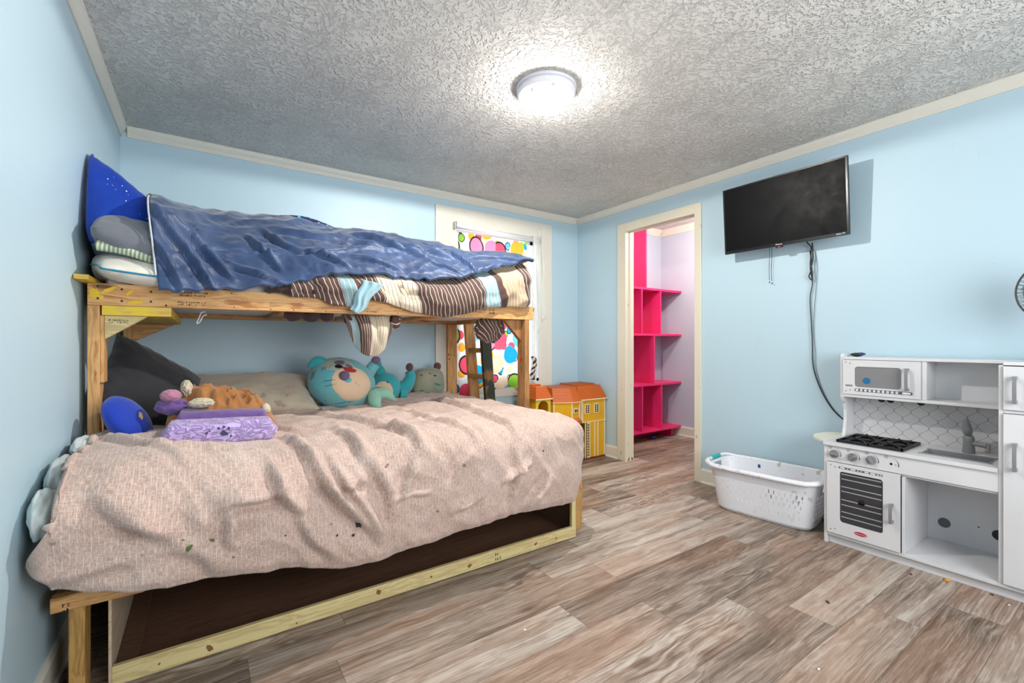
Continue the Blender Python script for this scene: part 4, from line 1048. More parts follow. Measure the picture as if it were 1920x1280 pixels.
pch('stripe_patch', PURP, -0.04, 1.30, 0.16, 0.14, 0.2, t1, 1.024)
pch('stripe_patch', PURP, 0.45, 1.10, 0.13, 0.06, -0.5, t1, 1.024)
pch('eye', EYEB, -0.06, 0.80, 0.125, 0.085, 0.0, t1, 1.03)
pch('mouth', REDF, 0.44, 0.84, 0.21, 0.16, -0.05, t1, 1.03, half='down')
def whisk(a0, b0, a1, b1, par):
    pts = []
    for k in range(7):
        a = a0 + (a1 - a0) * k / 6; b_ = b0 + (b1 - b0) * k / 6; d = dirn(a, b_)
        pts.append(pc + tilt @ Vector((d.x * PR.x, d.y * PR.y, d.z * PR.z)) * 1.006)
    MB().tube(pts, 0.0016, 5).build('whisker', DARKF, par)
for a in ((-0.5, 0.05, -0.15, 0.12), (-0.45, -0.12, -0.12, -0.02), (-0.55, 0.55, -0.5, 0.8), (-0.65, 0.5, -0.62, 0.75), (-0.4, 0.62, -0.36, 0.9), (-0.95, 0.2, -1.0, 0.6), (-1.05, 0.1, -1.15, 0.5), (0.55, -0.02, 0.62, 0.08), (0.72, -0.10, 0.82, -0.02), (-0.3, -0.95, 0.15, -0.88), (0.2, -0.92, 0.5, -0.98), (-0.62, -0.8, -0.55, -0.7)): whisk(*a, t1)
ns = at(646, 704, Y=2.815); MB().ball(ns, 0.030, fn=lambda d: 1).build('nose', PURP, t1, smooth=True)
MB().ball(at(651, 713, Y=2.835), (0.034, 0.03, 0.026)).build('muzzle', AQ, t1, smooth=True)
limb('ear', TEALP, [at(612, 682, Y=2.97), at(596, 677, Y=2.98), at(583, 684, Y=2.99), at(577, 688, Y=3.0)], [0.030, 0.032, 0.022, 0.004], t1)
limb('arm', AQ, [at(690, 700, Y=2.98), at(697, 690, Y=2.96), at(703, 682, Y=2.95)], [0.040, 0.036, 0.034], t1)
MB().ball(at(705, 675, Y=2.95), (0.030, 0.03, 0.026)).build('paw', PURP, t1, smooth=True)
tb = at(703, 738, Y=2.86)
limb('tail_fin', MINT, [tb, at(722, 737, Y=2.84), at(734, 745, Y=2.83), at(742, 751, Y=2.83)], [0.038, 0.036, 0.022, 0.004], t1)
limb('tail_fin', MINT, [tb + Vector((0, 0, 0.005)), at(703, 752, Y=2.82), at(709, 762, Y=2.80), at(714, 767, Y=2.80)], [0.042, 0.040, 0.022, 0.004], t1)
# 2: smaller teal toy with open red mouth
p2c = at(721, 727, Y=3.20); R2 = Vector((0.115, 0.11, 0.115)); tilt = Matrix.Identity(3); pc, PR = p2c, R2
vd = (eye_ - pc).normalized()
t2 = thing('plush_toy', 'teal plush toy with open red mouth and raised arm, middle of the three', 'plush toy', (p2c.x, p2c.y, 0.70))
MB().ball(p2c, R2, nu=40, nv=26).build('body', TEALP, t2, smooth=True)
pch('belly', PEACH, -0.05, -0.25, 0.72, 0.85, 0.2, t2, 1.02)
pch('mouth', REDF, -0.42, 0.02, 0.30, 0.18, 0.1, t2, 1.04, half='down')
pch('teeth', WHITE, -0.42, 0.10, 0.22, 0.05, 0.1, t2, 1.05)
pch('eye', EYEB, 0.24, 0.40, 0.07, 0.04, 0.4, t2, 1.04)
pch('cheek', fabric('pink_felt', srgb(206, 120, 130)), 0.42, 0.30, 0.06, 0.04, 0, t2, 1.03)
limb('hood_point', TEALP, [at(712, 700, Y=3.2), at(710, 685, Y=3.2), at(713, 678, Y=3.2)], [0.05, 0.025, 0.008], t2)
limb('arm', TEALP, [at(748, 730, Y=3.19), at(762, 722, Y=3.17), at(770, 706, Y=3.16), at(767, 696, Y=3.16)], [0.060, 0.050, 0.036, 0.030], t2)
MB().ball(at(768, 688, Y=3.16), (0.028, 0.026, 0.030)).build('paw', MAUVE, t2, smooth=True)
limb('foot', TEALP, [at(750, 738, Y=3.16), at(762, 738, Y=3.15)], [0.048, 0.036], t2)
# 3: flat grey-green cat toy
p3c = at(803, 714, Y=3.36)
t3 = thing('plush_toy', 'grey green cat plush with mauve ears, rightmost of the three by the post', 'plush toy', (p3c.x, p3c.y, 0.70))
def sqr(d):
    return 1.0 / max(0.72, (abs(d.x) ** 3 + abs(d.z) ** 3 + abs(d.y) ** 3) ** (1 / 3.0)) * 0.86 * (1 - 0.10 * d.z)
MB().ball(p3c, (0.150, 0.085, 0.135), nu=40, nv=26, fn=sqr).build('body', GRYP, t3, smooth=True)
for px, par in ((820, 0),): MB().ball(at(px, 687, Y=3.35), (0.032, 0.02, 0.034)).build('ear', MAUVE, t3, smooth=True)
t3b = bvh_of(t3.children[0]); GRN = fabric('green_felt', srgb(50, 120, 84)); MNT = fabric('mint_felt', srgb(130, 176, 142))
for i, (px, py, rx, ry, m, nme) in enumerate(((792, 687, 6, 2, GRN, 'green_patch'), (790, 703, 3, 2, MAUVE, 'nose'), (806, 700, 3, 1, DARKF, 'eye'), (815, 704, 4, 1.5, DARKF, 'eye'), (822, 713, 7, 1.5, MNT, 'stripe'), (820, 720, 8, 1.5, GRN, 'stripe'), (822, 727, 6, 1.5, MNT, 'stripe'), (790, 732, 7, 1, DARKF, 'stitching'), (802, 736, 8, 1.2, DARKF, 'stitching'))):
    decal(t3, t3b, m, nme, px, py, rx, ry, i, 0.15)
# clear plastic strap hanging under the rail
CLR = NT('clear_plastic'); CLR.base(srgb(230, 236, 240), 0.15); CLR.set(CLR.b.inputs['Alpha'], 0.7); CLR = CLR.m
st_ = MB().tube(catmull([at(386, 584, Y=2.60), at(378, 586, Y=2.60), at(374, 594, Y=2.60), at(369, 606, Y=2.60), at(375, 603, Y=2.60), at(381, 592, Y=2.60), at(388, 590, Y=2.60)], 5), 0.003, 6).build('plastic_strap', CLR, None, smooth=True)
tag(st_, 'small clear plastic strap dangling under the top bunk at the left', 'strap')
# wire coil on the floor behind the leg
wc = MB()
for j in range(3): wc.tube([(-0.352 + 0.026 * math.cos(a * PI / 12), 1.99 + 0.07 * math.sin(a * PI / 12), 0.006 + 0.006 * j) for a in range(24)], 0.0022, 5, closed=True)
wc = wc.build('wire_coil', METAL, None, smooth=True); tag(wc, 'thin coiled wire on the floor beside the bed leg and left wall', 'wire')
# ------------------------------------------------------------ window dressing
def m_curtain():
    t = NT('bright_blob_print'); uv = t.uv()
    uw = t.V('ADD', uv, t.V('SCALE', t.V('SUBTRACT', t.noise(uv, 6, 1, 0.5, out='Color'), (0.5, 0.5, 0.5)), 0.03))
    c = srgb(244, 246, 246)
    for k, (sc_, th, off) in enumerate(((11.0, 0.36, 3.1), (6.0, 0.44, 0.3))):
        vo = t.n('TexVoronoi', {'Vector': t.map(uw, (1.0, 0.85, 1), (off, off, 0)), 'Scale': sc_, 'Randomness': 0.9}, voronoi_dimensions='2D').outputs
        r, g, b_ = t.xyz(vo['Color'])
        cc = t.ramp(r, [(0.0, srgb(36, 156, 204)), (0.18, srgb(246, 212, 176)), (0.36, srgb(236, 84, 110)), (0.47, srgb(150, 206, 70)), (0.6, srgb(250, 176, 60)), (0.72, srgb(244, 222, 196)), (0.82, srgb(110, 190, 212)), (0.92, srgb(240, 140, 176))], 'CONSTANT')
        off_ = t.M('GREATER_THAN', g, 0.1)
        shade = t.ramp(t.V('LENGTH', t.V('SUBTRACT', vo['Position'], t.V('ADD', t.map(uw, (1.0, 0.85, 1), (off, off, 0)), (0.012, -0.012, 0)))), [(0.0, 1.0), (0.5, 0.8)])
        m = t.M('MULTIPLY', t.ramp(vo['Distance'], [(th, 1.0), (th + 0.02, 0.0)]), off_)
        cap = t.M('MULTIPLY', t.M('GREATER_THAN', vo['Distance'], th - 0.07), t.M('GREATER_THAN', b_, 0.72))
        c = t.mix(m, c, t.mix(cap, cc, srgb(60, 44, 44)))
    t.set(t.b.inputs['Base Color'], c); t.set(t.b.inputs['Roughness'], 0.8)
    tr = t.n('BsdfTranslucent', {'Color': c}); mx = t.n('MixShader', {0: 0.75}); t.t.links.new(t.b.outputs[0], mx.inputs[1]); t.t.links.new(tr.outputs[0], mx.inputs[2])
    t.t.links.new(mx.outputs[0], t.out.inputs[0]); return t.m
def cur_pt(u, v):
    x = 1.815 + 0.74 * u; z = 2.055 - (1.40 + 0.03 * math.sin(u * 5 + 1)) * v
    return Vector((x + 0.01 * math.sin(v * 5), 3.492 + 0.010 * math.sin(u * 26 + 1.2 * v) * (0.3 + v) , z))
cur = MB().grid(cur_pt, 90, 40, lambda u, v: (u * 0.74, v * 1.42)).build('window_curtain', m_curtain(), None, smooth=True)
tag(cur, 'white curtain printed with bright coloured blobs over the bright window', 'curtain')
sh_ = thing('roller_shade', 'white roller shade tube and brackets across the top of the window', 'roller shade', (2.26, 3.49, 2.09))
MB().cyl((1.80, 3.488, 2.107), (2.70, 3.488, 2.085), 0.017, seg=20).build('tube', WHITE, sh_, smooth=True)
MB().box(1.782, 1.797, 3.468, 3.5155, 2.075, 2.138).build('bracket', METAL, sh_, 0.002)
MB().box(2.700, 2.712, 3.468, 3.5155, 2.060, 2.115).build('bracket', METAL, sh_, 0.002)
FILM = NT('clear_film'); FILM.base(srgb(226, 230, 222), 0.25); FILM.set(FILM.b.inputs['Alpha'], 0.45); FILM.bump(FILM.noise(FILM.obj(), 18, 3), 0.4, 0.01); FILM = FILM.m
def film_pt(u, v):
    q = [at(999, 440, Y=3.46), at(1017, 428, Y=3.46), at(1022, 590, Y=3.46), at(1003, 640, Y=3.46)]
    a = q[0].lerp(q[1], u); b_ = q[3].lerp(q[2], u); p = a.lerp(b_, v)
    return p + Vector((0.01 * math.sin(v * 9 + u * 4), 0.012 * math.sin(u * 14 + v * 3) + 0.006 * fbm(p * 12), 0))
fm = MB().grid(film_pt, 20, 40).build('plastic_film', FILM, None, smooth=True)
tag(fm, 'torn strip of clear plastic film hanging at the right of the window', 'plastic film')
bw = thing('checked_cloth', 'small dark and pale checked cloth hanging low behind the right post at the window', 'cloth', at(1003, 700, Y=3.44))
MB().grid(lambda u, v: at(996 + 8 * u + 2 * v + 3 * math.sin(v * 6), 668 + 44 * v, Y=3.44) + Vector((0, 0.008 * math.sin(u * 9), 0)), 8, 16, lambda u, v: (u, v * 4)).build('cloth', None or (lambda t: t.base(t.ramp(t.M('FRACT', t.M('ADD', t.xyz(t.uv())[1], t.M('MULTIPLY', t.xyz(t.uv())[0], 0.8))), [(0.45, srgb(40, 34, 38)), (0.5, srgb(206, 196, 186))]), 0.8))(NT('black_white_cloth')), bw, smooth=True, solid=0.004)

# ------------------------------------------------------------ television
SCR = NT('tv_screen'); _o = SCR.obj()
SCR.base(srgb(7, 7, 9), SCR.ramp(SCR.noise(_o, 9, 5, 0.7), [(0.35, 0.38), (0.7, 0.55)])); SCR.set(SCR.b.inputs['Specular IOR Level'], 0.12); SCR = SCR.m
BEZ = plain('tv_bezel', srgb(14, 14, 16), 0.22, coat=0.4)
tv = thing('television', 'black flat screen television mounted on the right wall', 'television', (3.11, 1.45, 1.96))
TY0, TY1, TZ0, TZ1 = 1.072, 1.832, 1.733, 2.188
lean = math.atan2(0.030, 0.45)
TM = Matrix.Translation((3.105, 0, 1.96)) @ Matrix.Rotation(-lean, 4, 'Y') @ Matrix.Translation((-3.105, 0, -1.96))
def tbox(name, m, x0, x1, y0, y1, z0, z1, bevel=0.0015, par=None): return MB().box(x0, x1, y0, y1, z0, z1, M=TM).build(name, m, par or tv, bevel)
tbox('back_shell', BLACK, 3.112, 3.150, TY0 + 0.09, TY1 - 0.09, TZ0 + 0.05, TZ1 - 0.12, 0.01)
tbox('panel', BLACK, 3.098, 3.112, TY0, TY1, TZ0, TZ1)
MB().box(3.0962, 3.0978, TY0 + 0.012, TY1 - 0.012, TZ0 + 0.020, TZ1 - 0.012, M=TM).build('screen', SCR, tv)
b = MB()
for y0, y1, z0, z1 in ((TY0, TY0 + 0.012, TZ0, TZ1), (TY1 - 0.012, TY1, TZ0, TZ1), (TY0 + 0.012, TY1 - 0.012, TZ0, TZ0 + 0.020), (TY0 + 0.012, TY1 - 0.012, TZ1 - 0.012, TZ1)): b.box(3.092, 3.0979, y0, y1, z0, z1, M=TM)
bz = b.build('bezel', BEZ, tv, 0.0015)
LOGO = plain('silver_logo', srgb(220, 220, 224), 0.4)
q = TM @ Vector((3.0915, 1.462, TZ0 + 0.0105)); text('brand_lettering', 'Hisense', LOGO, bz, q, R_X, 0.0135)
q = TM @ Vector((3.0915, 1.115, TZ0 + 0.0105)); text('badge_lettering', 'Roku TV', LOGO, bz, q, R_X, 0.0125)
MB().box(3.092, 3.104, 1.440, 1.485, TZ0 - 0.012, TZ0, M=TM).build('sensor_bump', BLACK, bz, 0.003)
RLED = NT('red_led'); RLED.base(srgb(150, 20, 40), 0.4); RLED.set(RLED.b.inputs['Emission Color'], srgb(220, 30, 60)); RLED.set(RLED.b.inputs['Emission Strength'], 0.6)
MB().box(3.0905, 3.0925, 1.455, 1.468, TZ0 - 0.009, TZ0 - 0.003, M=TM).build('standby_light', RLED.m, bz)
b = MB().box(XR - 0.022, XR - 0.001, 1.36, 1.54, 1.84, 2.06).box(3.15, XR - 0.02, 1.43, 1.47, 1.92, 1.96)
b.build('wall_mount', METAL, tv, 0.002)
for y in (1.30, 1.62): tbox('mount_rail', METAL, 3.150, 3.165, y - 0.015, y + 0.015, 1.80, 2.05)
# cords
CRD = plain('black_cord', srgb(22, 24, 28), 0.5)
pts = [(3.16, 1.345, 1.80), (3.20, 1.330, 1.74)] + [tuple(at(px, py, X=3.232)) for px, py in ((1521, 465), (1519, 500), (1523, 530), (1519, 560), (1521, 600), (1523, 640), (1524, 680), (1531, 710), (1545, 742), (1562, 768), (1580, 785))] + [(3.234, 1.10, 0.60)]
c1 = MB().tube(catmull(pts, 6), 0.0032, 7).build('power_cord', CRD, tv, smooth=True); tag(c1, 'black power cord')
pts = [(3.16, 1.350, 1.80), (3.20, 1.335, 1.74)] + [tuple(at(px, py, X=3.236)) for px, py in ((1527, 470), (1532, 500), (1530, 540), (1527, 580), (1526, 620), (1529, 660), (1530, 690), (1541, 728), (1558, 760), (1582, 786))] + [(3.238, 1.10, 0.60)]
MB().tube(catmull(pts, 6), 0.0014, 6).build('signal_cord', CRD, tv, smooth=True)
MB().tube(catmull([tuple(at(px, py, X=3.22)) for px, py in ((1523, 455), (1524, 480), (1521, 505), (1517, 518), (1523, 524), (1522, 500), (1519, 470))], 5), 0.004, 7).build('cord_tie', CRD, tv, smooth=True)
for dx in (0, 4):
    s2 = MB().tube(catmull([tuple(at(1443 + dx, 462, X=3.18))] + [tuple(at(px + dx, py, X=3.222)) for px, py in ((1443, 485), (1442, 510), (1443, 526))], 5), 0.0016, 6).build('pull_cord', CRD, tv, smooth=True)
    MB().ball(at(1443 + dx * 1.2, 529 + dx * 0.5, X=3.222), 0.0045, nu=10, nv=6).build('cord_end', CRD, s2, smooth=True)

# ------------------------------------------------------------ laundry basket
def m_basket():
    t = NT('grubby_white_plastic'); o = t.obj()
    m = t.ramp(t.noise(t.map(o, (1, 1, 0.6)), 16, 5, 0.7), [(0.585, 0.0), (0.64, 1.0)])
    zz = t.xyz(o)[2]
    hi = t.ramp(t.M('DIVIDE', zz, 0.30), [(0.35, 0.25), (0.75, 1.0)])
    c = t.mix(t.M('MULTIPLY', t.M('MULTIPLY', m, hi), 0.6), srgb(228, 229, 234), srgb(150, 122, 92))
    sp = t.ramp(t.vor(o, 42)['Distance'], [(0.10, 1.0), (0.16, 0.0)]); c = t.mix(t.M('MULTIPLY', t.M('MULTIPLY', sp, t.ramp(t.noise(o, 7, 2), [(0.5, 0.0), (0.6, 1.0)])), 0.6), c, srgb(110, 96, 92))
    return t.base(c, 0.38)
BSK = m_basket()
bs = thing('laundry_basket', 'grubby white plastic laundry basket with slotted sides and teal handle grip', 'laundry basket', (2.992, 1.478, 0))
bs.rotation_euler = (0, 0, math.radians(6.5))
def rrect(a, hx, hy, r):
    # superellipse-like rounded rectangle, angle a
    c_, s_ = math.cos(a), math.sin(a); n = 5.0
    k = (abs(c_ / hx) ** n + abs(s_ / hy) ** n) ** (-1 / n); return c_ * k, s_ * k
def per_tab(hx, hy, N):
    M_ = 1440; pts = [rrect(2 * PI * k / M_, hx, hy, 0) for k in range(M_ + 1)]; L = [0]
    for i in range(M_): L.append(L[-1] + math.hypot(pts[i + 1][0] - pts[i][0], pts[i + 1][1] - pts[i][1]))
    out = []; j = 0
    for k in range(N):
        t_ = L[-1] * k / N
        while L[j + 1] < t_: j += 1
        out.append(2 * PI * (j + (t_ - L[j]) / (L[j + 1] - L[j])) / M_)
    return out
BHt = 0.300; N = 4 * 58; AT = per_tab(0.16, 0.31, N)
def bk(a, z, o=0.0):
    f = z / BHt; hx = 0.138 + 0.040 * f - o; hy = 0.275 + 0.052 * f - o
    if z < 0.02: q = (0.02 - z) / 0.02; hx -= 0.014 * q * q; hy -= 0.014 * q * q
    return (*rrect(a, hx, hy, 0), z)
zr = [0.0, 0.006, 0.02, 0.045, 0.060, 0.084, 0.092, 0.116, 0.124, 0.148, 0.156, 0.180, 0.188, 0.212, 0.220, 0.224, 0.228, 0.250, 0.278, 0.296]
vs = [bk(a, z) for z in zr for a in AT]; fs = []
for j in range(len(zr) - 1):
    for k in range(N):
        row = {4: 0, 6: 1, 8: 0, 10: 1, 12: 0}.get(j)
        a = AT[k]; cx_ = abs(math.cos(a)) ; deg = math.degrees(a) % 360
        if row is not None and k % 4 == (0 if row == 0 else 2):
            p = bk(a, 0.1)
            on_long = abs(p[0]) > 0.135; on_end = abs(p[1]) > 0.27 and abs(p[0]) < 0.10
            if (on_long and abs(p[1] + 0.03) < 0.20) or (on_end and j <= 12): continue
        if j in (16, 17) and abs(bk(a, 0.1)[0]) < 0.055: continue     # hand holes in the ends
        fs.append((j * N + k, j * N + (k + 1) % N, (j + 1) * N + (k + 1) % N, (j + 1) * N + k))
fs.append(tuple(range(N))[::-1])
MB().add(vs, fs).build('basket_body', BSK, bs, smooth=False, solid=0.003, local=True)
rim = [Vector(bk(a, 0.0)) for a in AT[::3]]
rp = [Vector((*rrect(a, 0.192, 0.342, 0), 0.292 + 0.012 * sm(0.26, 0.34, abs(rrect(a, 0.192, 0.342, 0)[1])))) for a in AT[::3]]
MB().tube(rp, 0.0125, 12, closed=True, sx=1.3).build('rim', BSK, bs, smooth=True, local=True)
TEALG = plain('teal_grip', srgb(20, 170, 164), 0.45)
for sgn in (1, -1):
    gp_ = [Vector((x, sgn * (0.3425 - 0.9 * abs(x) ** 2.4), 0.3045)) for x in [-0.06 + 0.01 * k for k in range(13)]]
    MB().tube(gp_, 0.0150, 12, sx=1.25).build('handle_grip', TEALG, bs, smooth=True, local=True)
b1_, bp1 = None, None
stk = MB(); stk.prism([(1.478 + 0.105, 0.245), (1.478 + 0.120, 0.245), (1.478 + 0.120, 0.268), (1.478 + 0.105, 0.268)], 'x', 3.150, 3.151)
for v in stk.v: v.x, v.y, v.z = 0.166, v.y - 1.478, v.z
stk.build('blue_sticker', plain('blue_sticker', srgb(60, 120, 190), 0.5, var=0.3), bs, local=True)

# ------------------------------------------------------------ toy kitchen
KW = (lambda t: t.base(t.mix(t.M('MULTIPLY', t.ramp(t.vor(t.obj(), 26)['Distance'], [(0.03, 1.0), (0.05, 0.0)]), 0.5), t.ramp(t.noise(t.obj(), 3, 4), [(0.3, srgb(208, 208, 210)), (0.7, srgb(220, 220, 222))]), srgb(150, 130, 110)), 0.35))(NT('white_laminate'))
KG = plain('grey_plastic', srgb(128, 130, 133), 0.4); KD = plain('dark_grey_print', srgb(92, 92, 98), 0.5); KB = plain('satin_black_plastic', srgb(20, 20, 22), 0.45)
KGL = NT('smoked_window'); KGL.base(srgb(58, 58, 62), 0.15); KGL = KGL.m
KCREAM = plain('worn_cream_edge', srgb(226, 224, 208), 0.4, var=0.06)
kt = thing('toy_kitchen', 'white wooden toy kitchen with stove, sink, microwave and fridge doors', 'toy kitchen', (3.03, 0.60, 0))
XF = 2.851; KY0, KYD, KY1 = 0.02, 0.428, 1.103; XBK = 3.222
kb = lambda name, m, x0, x1, y0, y1, z0, z1, bev=0.0015, par=None: MB().box(x0, x1, y0, y1, z0, z1).build(name, m, par or kt, bev)
# side panel (lower block + curved upper with rounded nose)
def arc(cx, cz, r, a0, a1, n): return [(cx + r * math.cos(math.radians(a0 + (a1 - a0) * k / n)), cz + r * math.sin(math.radians(a0 + (a1 - a0) * k / n))) for k in range(n + 1)]
kb('side_panel', KW, XF, XBK, KY1 - 0.016, KY1, 0.0, 0.539)
up = [(XBK, 0.5585), (3.085, 0.5585), (3.100, 0.60), (3.112, 0.66), (3.110, 0.71), (3.098, 0.745), (3.078, 0.765), (3.068, 0.785)] + [(3.068, 1.012)] + arc(3.090, 1.018, 0.022, 180, 90, 6)[1:] + [(XBK, 1.040)]
MB().prism([(x, z) for x, z in up], 'y', KY1 - 0.016, KY1).build('upper_side_panel', KW, kt, 0.001)
kb('divider_panel', KW, XF, XBK, KYD - 0.007, KYD + 0.007, 0.062, 1.0045)
kb('side_panel', KW, XF, XBK, KY0, KY0 + 0.014, 0.0, 1.0045)
kb('bottom_shelf', KW, XF, XBK, KY0 + 0.0145, KY1 - 0.0165, 0.046, 0.0615)
kb('plinth', KW, XF + 0.022, XF + 0.036, KY0 + 0.0145, KY1 - 0.0165, 0.0, 0.0455)
kb('back_panel', KW, XBK, XBK + 0.006, KY0, KY1, 0.0, 1.02)
kb('top_panel', KW, 3.062, XBK, KYD - 0.007, KY1 - 0.0165, 1.005, 1.020)
kb('top_panel', KW, XF - 0.004, XBK, KY0, KYD - 0.0075, 1.005, 1.020)
kb('inner_divider', KW, XF + 0.001, XBK, 0.753, 0.765, 0.062, 0.4395)
kb('control_panel', KW, XF, XF + 0.012, KYD + 0.0075, KY1 - 0.0165, 0.4525, 0.5395)
kb('under_rail', KW, XF + 0.013, XBK, KYD + 0.0075, KY1 - 0.0165, 0.440, 0.4515)
# countertop with sink cut-out
SX0, SX1, SY0, SY1 = 2.925, 3.062, 0.470, 0.712
b = MB().box(XF - 0.012, SX0, KYD + 0.0075, KY1 + 0.0, 0.540, 0.558).box(SX1, XBK, KYD + 0.0075, KY1, 0.540, 0.558).box(SX0, SX1, SY1, KY1, 0.540, 0.558).box(SX0, SX1, KYD + 0.0075, SY0, 0.540, 0.558)
b.build('countertop', KW, kt, 0.0)
lf = [(3.055 + 0.165 * math.cos(a), KY1 + 0.001 + 0.118 * math.sin(a)) for a in [PI * k / 24 for k in range(25)]]
MB().prism(lf, 'z', 0.541, 0.557).build('side_leaf', KCREAM, kt, 0.003)
b = MB().box(SX0, SX0 + 0.006, SY0, SY1, 0.505, 0.561).box(SX1 - 0.006, SX1, SY0, SY1, 0.505, 0.561).box(SX0, SX1, SY0, SY0 + 0.006, 0.505, 0.561).box(SX0, SX1, SY1 - 0.006, SY1, 0.505, 0.561).box(SX0, SX1, SY0, SY1, 0.500, 0.506)
b.box(SX0 - 0.008, SX0, SY0 - 0.008, SY1 + 0.008, 0.5585, 0.5615).box(SX1, SX1 + 0.008, SY0 - 0.008, SY1 + 0.008, 0.5585, 0.5615)
b.build('sink', KG, kt, 0.001)
fx, fy = 3.125, 0.578
fau = MB().lathe([(0.001, 0.558), (0.024, 0.558), (0.024, 0.563), (0.021, 0.60), (0.022, 0.630), (0.018, 0.642), (0.012, 0.646), (0.001, 0.646)], (fx, fy, 0), 24).build('faucet', KG, kt, smooth=True)
MB().tube(catmull([(fx, fy, 0.640), (fx - 0.012, fy + 0.002, 0.665), (fx - 0.020, fy + 0.003, 0.690), (fx - 0.030, fy + 0.004, 0.715), (fx - 0.036, fy + 0.004, 0.728)], 5), catmull_r([0.010, 0.019, 0.017, 0.012, 0.007], 5), 16).build('spout', KG, fau, smooth=True)
MB().cyl((fx - 0.005, fy - 0.018, 0.608), (fx - 0.012, fy - 0.066, 0.606), 0.011, 0.013).build('lever_arm', KG, fau, smooth=False)
MB().box(fx - 0.030, fx - 0.010, fy - 0.078, fy - 0.066, 0.572, 0.618).build('lever', KG, fau, 0.004)
# stove grate
gr = kb('stove_base', KB, 2.868, 3.150, 0.765, 1.050, 0.5585, 0.5625, 0.001)
for cx0, cy0 in ((2.938, 0.980), (2.938, 0.835), (3.080, 0.980), (3.080, 0.835)):
    b = MB()
    for k in range(5):
        a = 2 * PI * k / 5 + 0.3
        b.tube([(cx0 + 0.012 * math.cos(a), cy0 + 0.012 * math.sin(a), 0.576), (cx0 + 0.052 * math.cos(a), cy0 + 0.052 * math.sin(a), 0.577), (cx0 + 0.064 * math.cos(a), cy0 + 0.064 * math.sin(a), 0.566)], 0.0058, 6)
    b.tube([(cx0 + 0.034 * math.cos(2 * PI * k / 24), cy0 + 0.034 * math.sin(2 * PI * k / 24), 0.566) for k in range(24)], 0.004, 6, closed=True)
    b.build('burner_grate', KB, gr, smooth=True)
b = MB()
for x in (2.868, 3.003, 3.142): b.box(x, x + 0.008, 0.765, 1.050, 0.563, 0.573)
for y in (0.765, 0.903, 1.042): b.box(2.868, 3.150, y, y + 0.008, 0.563, 0.573)
b.build('grate_frame', KB, gr)
# knobs, marks
def ring_arc(mb, cy, cz, r, w0, w1, a0, a1, x):
    pts_o = []; pts_i = []
    for k in range(17):
        t_ = k / 16; a = math.radians(a0 + (a1 - a0) * t_); w_ = w0 + (w1 - w0) * t_
        pts_o.append((cy - (r + w_) * math.cos(a), cz + (r + w_) * math.sin(a))); pts_i.append((cy - r * math.cos(a), cz + r * math.sin(a)))
    mb.prism(pts_o + pts_i[::-1], 'x', x - 0.0006, x)
for i, (ky, kz) in enumerate(((1.052, 0.495), (0.968, 0.494), (0.887, 0.496), (0.806, 0.494))):
    mk = MB(); ring_arc(mk, ky, kz, 0.028, 0.0006, 0.005, 75, -18, XF); mk.build('dial_mark', KD, kt)
    nm = MB(); nm.tube([(XF - 0.0004, ky + 0.020 + 0.007 * math.cos(2 * PI * k / 16), kz + 0.032 + 0.007 * math.sin(2 * PI * k / 16)) for k in range(16)], 0.0008, 4, closed=True)
    nm.build('burner_icon', KD, kt)
    text('burner_number', str(i + 2), KD, kt, (XF - 0.0004, ky + 0.020, kz + 0.032), R_X, 0.011)
    if i < 3:
        kn = MB().cyl((XF, ky, kz), (XF - 0.012, ky, kz), 0.0225, 0.0205, 28).build('knob', KG, kt)
        a = math.radians((0, -35, 60)[i]); d_ = Vector((0, math.cos(a), math.sin(a))); n_ = Vector((0, -math.sin(a), math.cos(a)))
        vs = []
        for x_, w_, l_ in ((XF - 0.012, 0.008, 0.0205), (XF - 0.026, 0.005, 0.018)):
            for sy_, sz_ in ((-1, -1), (1, -1), (1, 1), (-1, 1)): vs.append(Vector((x_, ky, kz)) + d_ * l_ * sy_ + n_ * w_ * sz_)
        MB().add(vs, [(0, 1, 2, 3), (4, 7, 6, 5), (0, 4, 5, 1), (1, 5, 6, 2), (2, 6, 7, 3), (3, 7, 4, 0)]).build('knob_grip', KG, kn, 0.001)
    else:
        MB().cyl((XF - 0.0006, ky, kz), (XF, ky, kz), 0.006, seg=18).build('screw_hole', KB, kt)
        MB().cyl((XF - 0.0006, ky - 0.018, kz - 0.001), (XF, ky - 0.018, kz - 0.001), 0.0022, seg=12).build('screw_hole', KB, kt)
